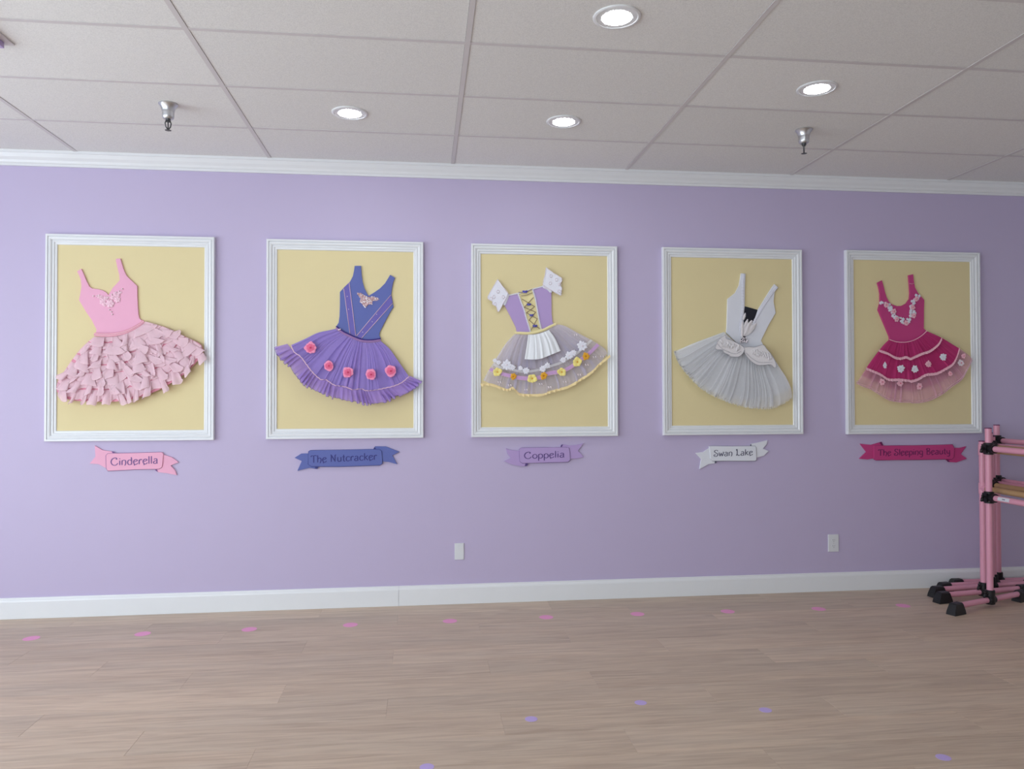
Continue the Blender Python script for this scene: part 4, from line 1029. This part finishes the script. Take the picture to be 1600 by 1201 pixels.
# ================================================================== CEILING FIXTURES
def downlight(x, y, label):
    o = thing('recessed_downlight', (x, y, H), label, 'ceiling light', 'round recessed ceiling lights')
    zt = H + 0.002
    MB().lathe([(0.100, 0.0), (0.100, -0.004), (0.095, -0.0075), (0.088, -0.0070), (0.086, -0.0045), (0.067, -0.0040), (0.064, -0.0040), (0.064, -0.0055)], (x, y, zt), 40).build('trim_ring', WHITE, o, smooth=True, angle=40)
    MB().lathe([(0.0005, -0.0056), (0.064, -0.0056)], (x, y, zt), 40).build('lens', LENS, o)
downlight(0.805, -2.145, 'round ceiling light nearest the camera, above the laced dress')
downlight(-0.414, -0.926, 'round ceiling light above the blue and violet dress')
downlight(0.805, -0.926, 'round ceiling light just above the laced dress, close to the wall')
downlight(2.024, -1.535, 'round ceiling light at right, beside the sprinkler over the tutu')
def sprinkler(x, y, rot, label):
    o = thing('fire_sprinkler', (x, y, H), label, 'sprinkler', 'ceiling sprinkler heads')
    MB().lathe([(0.049, 0.003), (0.050, -0.003), (0.046, -0.007), (0.038, -0.020), (0.0325, -0.038), (0.0325, -0.040), (0.031, -0.041), (0.031, -0.066), (0.029, -0.076), (0.023, -0.082), (0.009, -0.083)], (x, y, H), 28).build('escutcheon', METAL, o, smooth=True, angle=35)
    MB().lathe([(0.013, -0.080), (0.013, -0.092), (0.009, -0.094), (0.009, -0.098), (0.0005, -0.098)], (x, y, H), 12).build('thread_neck', DMETAL, o, smooth=True, angle=35)
    for s in (-1, 1):
        dx, dy = math.cos(rot)*s, math.sin(rot)*s
        MB().tube([(x+dx*0.010, y+dy*0.010, H-0.090), (x+dx*0.015, y+dy*0.015, H-0.105), (x+dx*0.012, y+dy*0.012, H-0.122), (x+dx*0.003, y+dy*0.003, H-0.136)], 0.0032, 6).build('frame_arm', DMETAL, o, smooth=True)
    MB().lathe([(0.0005, -0.096), (0.0035, -0.096), (0.0035, -0.136), (0.006, -0.140), (0.0005, -0.141)], (x, y, H), 10).build('glass_bulb', DMETAL, o, smooth=True, angle=40)
    mb = MB(); n = 24
    ring = [(0.017 if k % 2 else 0.012) for k in range(n)]
    v = [(x + ring[k]*math.cos(2*math.pi*k/n), y + ring[k]*math.sin(2*math.pi*k/n), H - zz) for zz in (0.141, 0.143) for k in range(n)]
    mb.add(v, [(k, (k+1) % n, n+(k+1) % n, n+k) for k in range(n)] + [tuple(range(n)), tuple(range(n, 2*n))]).build('deflector', DMETAL, o)
sprinkler(-1.381, -0.95, 0.4, 'chrome sprinkler head at left, above the pink ruffled dress')
sprinkler(2.261, -0.946, 1.2, 'chrome sprinkler head at right, above the magenta dress frame')
# ceiling vent entering the picture at the top left corner
o = thing('ceiling_vent', (-2.10, -1.90, H), 'ceiling vent with painted-in lavender reflection and thin pale flange at top left corner', 'vent')
x1, y1 = -1.832, -1.603
def ring_box(x0, x1, y0, y1, t, z0, z1):
    mb = MB(); mb.box(x0, x1, y0, y0+t, z0, z1).box(x0, x1, y1-t, y1, z0, z1).box(x0, x0+t, y0+t, y1-t, z0, z1).box(x1-t, x1, y0+t, y1-t, z0, z1); return mb
ring_box(x1-0.60, x1, y1-0.60, y1, 0.030, H-0.006, H+0.0025).build('flange', TEE, o)
ring_box(x1-0.570, x1-0.030, y1-0.570, y1-0.030, 0.035, H-0.032, H+0.0025).build('collar', LAVREFL, o)
for k in range(6):
    yy = y1 - 0.115 - 0.075*k
    MB().add([(x1-0.533, yy, H-0.028), (x1-0.067, yy, H-0.028), (x1-0.067, yy-0.045, H-0.004), (x1-0.533, yy-0.045, H-0.004), (x1-0.533, yy-0.004, H-0.030), (x1-0.067, yy-0.004, H-0.030), (x1-0.067, yy-0.049, H-0.006), (x1-0.533, yy-0.049, H-0.006)],
             [(0, 1, 2, 3), (7, 6, 5, 4), (0, 4, 5, 1), (1, 5, 6, 2), (2, 6, 7, 3), (3, 7, 4, 0)]).build('louvre', LAVREFL, o)

# ================================================================== FLOOR DOTS
def dot(px, py, r, mat, label, group):
    p = PZ(px, py, 0.0)
    mb = MB(); mb.lathe([(r, 0.0001), (r, 0.0006), (r*0.985, 0.0009), (r*0.001, 0.0009)], (p.x, p.y, 0), 32)
    ob = mb.build('floor_dot', mat, origin=(p.x, p.y, 0)); tag(ob, label, 'floor dot', group)
pk = [(49, 997), (223, 990), (389.5, 983), (547.5, 976), (703, 970), (853.5, 964), (996, 959), (1137, 955), (1279, 951), (1411, 946)]
pl = ['leftmost pink dot sticker in the row along the wall', 'pink dot sticker on the floor, second from the left in its row', 'pink dot sticker on the floor, third from the left in its row',
      'pink dot sticker on the floor, fourth from the left in its row', 'pink dot sticker on the floor below the blank wall plate', 'pink dot sticker on the floor, sixth from the left in its row',
      'pink dot sticker on the floor, seventh from the left in its row', 'pink dot sticker on the floor, third from the right in its row', 'pink dot sticker on the floor below the electrical outlet', 'rightmost pink dot sticker, next to the barre feet']
for (a, b), l in zip(pk, pl): dot(a, b, 0.045, DOTP, l, 'pink dots along the wall')
pv = [(830, 1123), (1001, 1097.5), (1196, 1109), (1474, 1183), (667, 1198)]
vl = ['violet dot sticker, second from the left in the curved front row', 'violet dot sticker farthest from the camera in the curved front row', 'violet dot sticker, second from the right in the curved front row',
      'rightmost violet dot sticker near the bottom edge', 'leftmost violet dot sticker cut by the bottom edge']
for (a, b), l in zip(pv, vl): dot(a, b, 0.028, DOTV, l, 'violet dots in a curve')

# ================================================================== PINK PORTABLE BARRES
def barre(p, ang, llen, rlen, top, zs, barmat, label, bars_end=-2.05, lean=0.0, sticker=False, cmat=BLACK):
    x, y = p; o = thing('ballet_barre', (x, y, 0), label, 'ballet barre', 'portable barres nested at the wall')
    ux, uy = math.cos(ang), math.sin(ang)
    for e, ye in enumerate((y, bars_end)):
        dx = lean*(ye - y)
        cx = x + dx
        zt = 0.050
        MB().tube([(cx - ux*llen, ye - uy*llen, zt), (cx + ux*rlen, ye + uy*rlen, zt)], 0.0185, 14).build('base_tube', BARPINK, o, smooth=True, angle=40)
        MB().tube([(cx, ye, zt+0.0), (cx, ye, top-0.003)], 0.0205, 16).build('post', BARPINK, o, smooth=True, angle=40)
        MB().lathe([(0.0215, -0.004), (0.0215, 0.001), (0.016, 0.002), (0.0005, 0.002)], (cx, ye, top), 16).build('end_cap', DARKMAG, o, smooth=True, angle=40)
        # rubber feet: flared wedges over the tube ends
        for s, L in ((-1, llen), (1, rlen)):
            fx, fy = cx + s*ux*L, ye + s*uy*L; v = []
            for z, a0, a1, hw in ((0.0, -0.062, 0.052, 0.032), (0.022, -0.058, 0.048, 0.030), (0.066, -0.040, 0.034, 0.024), (0.074, -0.032, 0.030, 0.018)):
                for aa, bb_ in ((a0, -hw), (a1, -hw), (a1, hw), (a0, hw)):
                    aa = -aa*s*-1 if s > 0 else aa*1
                    ax = aa if s < 0 else -aa
                    v.append((fx + ux*ax*(1 if s < 0 else 1) - uy*bb_, fy + uy*ax + ux*bb_, z))
            f = [(j*4+i, j*4+(i+1) % 4, j*4+4+(i+1) % 4, j*4+4+i) for j in range(3) for i in range(4)] + [(3, 2, 1, 0), (12, 13, 14, 15)]
            MB().add(v, f).build('rubber_foot', BLACK, o)
        cl_ = MB().lathe([(0.024, 0.020), (0.030, 0.024), (0.030, 0.112), (0.026, 0.116), (0.0215, 0.116)], (cx, ye, 0), 14)
        cl_.tube([(cx - ux*0.036, ye - uy*0.036, zt), (cx + ux*0.036, ye + uy*0.036, zt)], 0.027, 14)
        c_ = cl_.build('base_clamp', BLACK, o, smooth=True, angle=40)
        wing(cx - 0.03, ye - 0.012, 0.095, -1, c_)
        for z in zs:
            kr = 0.0305 if cmat is BLACK else 0.0245
            cb = MB().lathe([(0.0215, -0.040), (kr, -0.038), (kr, 0.036), (0.0215, 0.040)], (cx, ye, z), 14)
            s = -1 if e == 0 else 1
            if cmat is BLACK:
                cb.tube([(cx, ye + 0.01*s, z), (cx, ye + 0.060*s, z)], 0.029, 14)
                cb.box(cx-0.034, cx+0.020, ye-0.022, ye+0.022, z-0.030, z+0.030)
            else: cb.tube([(cx, ye, z), (cx, ye + 0.045*s, z)], 0.024, 14)
            c2 = cb.build('bar_clamp', cmat, o, smooth=True, angle=40)
            if cmat is BLACK: wing(cx - 0.036, ye - 0.004, z + 0.002, -1, c2)
    for z in zs:
        b_ = MB().tube([(x, y - 0.035, z), (x + lean*(bars_end-y), bars_end + 0.035, z)], 0.0195, 16).build('bar', barmat, o, smooth=True, angle=40)
        if sticker and z == zs[-1]:
            mb = MB(); mb.grid([[(x + 0.0203*math.cos(t), yy, z + 0.0203*math.sin(t)) for t in [2.2 + k*0.22 for k in range(7)]] for yy in (y-0.10, y-0.20)])
            st = mb.build('paper_label', STICK, b_, smooth=True)
            mb = MB(); mb.grid([[(x + 0.0206*math.cos(t), yy, z + 0.0206*math.sin(t)) for t in (2.75, 2.90, 3.05)] for yy in (y-0.14, y-0.165)])
            mb.build('label_print', DARKGREY, st)
def wing(x, y, z, s, parent):
    """wing knob on a short stem"""
    mb = MB(); mb.tube([(x + 0.02, y, z), (x - 0.012, y, z)], 0.007, 8)
    mb.tube([(x-0.012, y, z), (x-0.020, y-0.004, z-0.012), (x-0.030, y-0.006, z-0.026)], [0.009, 0.010, 0.006], 8)
    mb.tube([(x-0.012, y, z), (x-0.018, y-0.002, z+0.014)], [0.009, 0.006], 8)
    mb.build('wing_knob', BLACK, parent, smooth=True)
barre((3.772, -0.53), 0.345, 0.355, 0.34, 1.200, (1.062, 0.735), BARPINK, 'front pink portable barre with black clamps and white label', sticker=True)
barre((3.880, -0.335), 0.150, 0.345, 0.34, 1.100, (1.040, 0.770), BARWOOD, 'second pink barre with wooden rails, its post left of the front barre', -1.86, cmat=BARPINK)
barre((4.055, -0.190), 0.115, 0.455, 0.34, 1.150, (1.045, 0.775), BARWOOD, 'third pink barre with wooden rails, mostly hidden behind the front posts', -1.70)
barre((4.130, -0.120), 0.070, 0.405, 0.32, 1.120, (1.050, 0.780), BARPINK, 'fourth pink barre, its post hidden behind the front post', -1.64)
barre((4.215, -0.062), 0.000, 0.330, 0.32, 1.200, (1.085, 0.790), BARPINK, 'rear pink portable barre standing against the wall', -1.58)
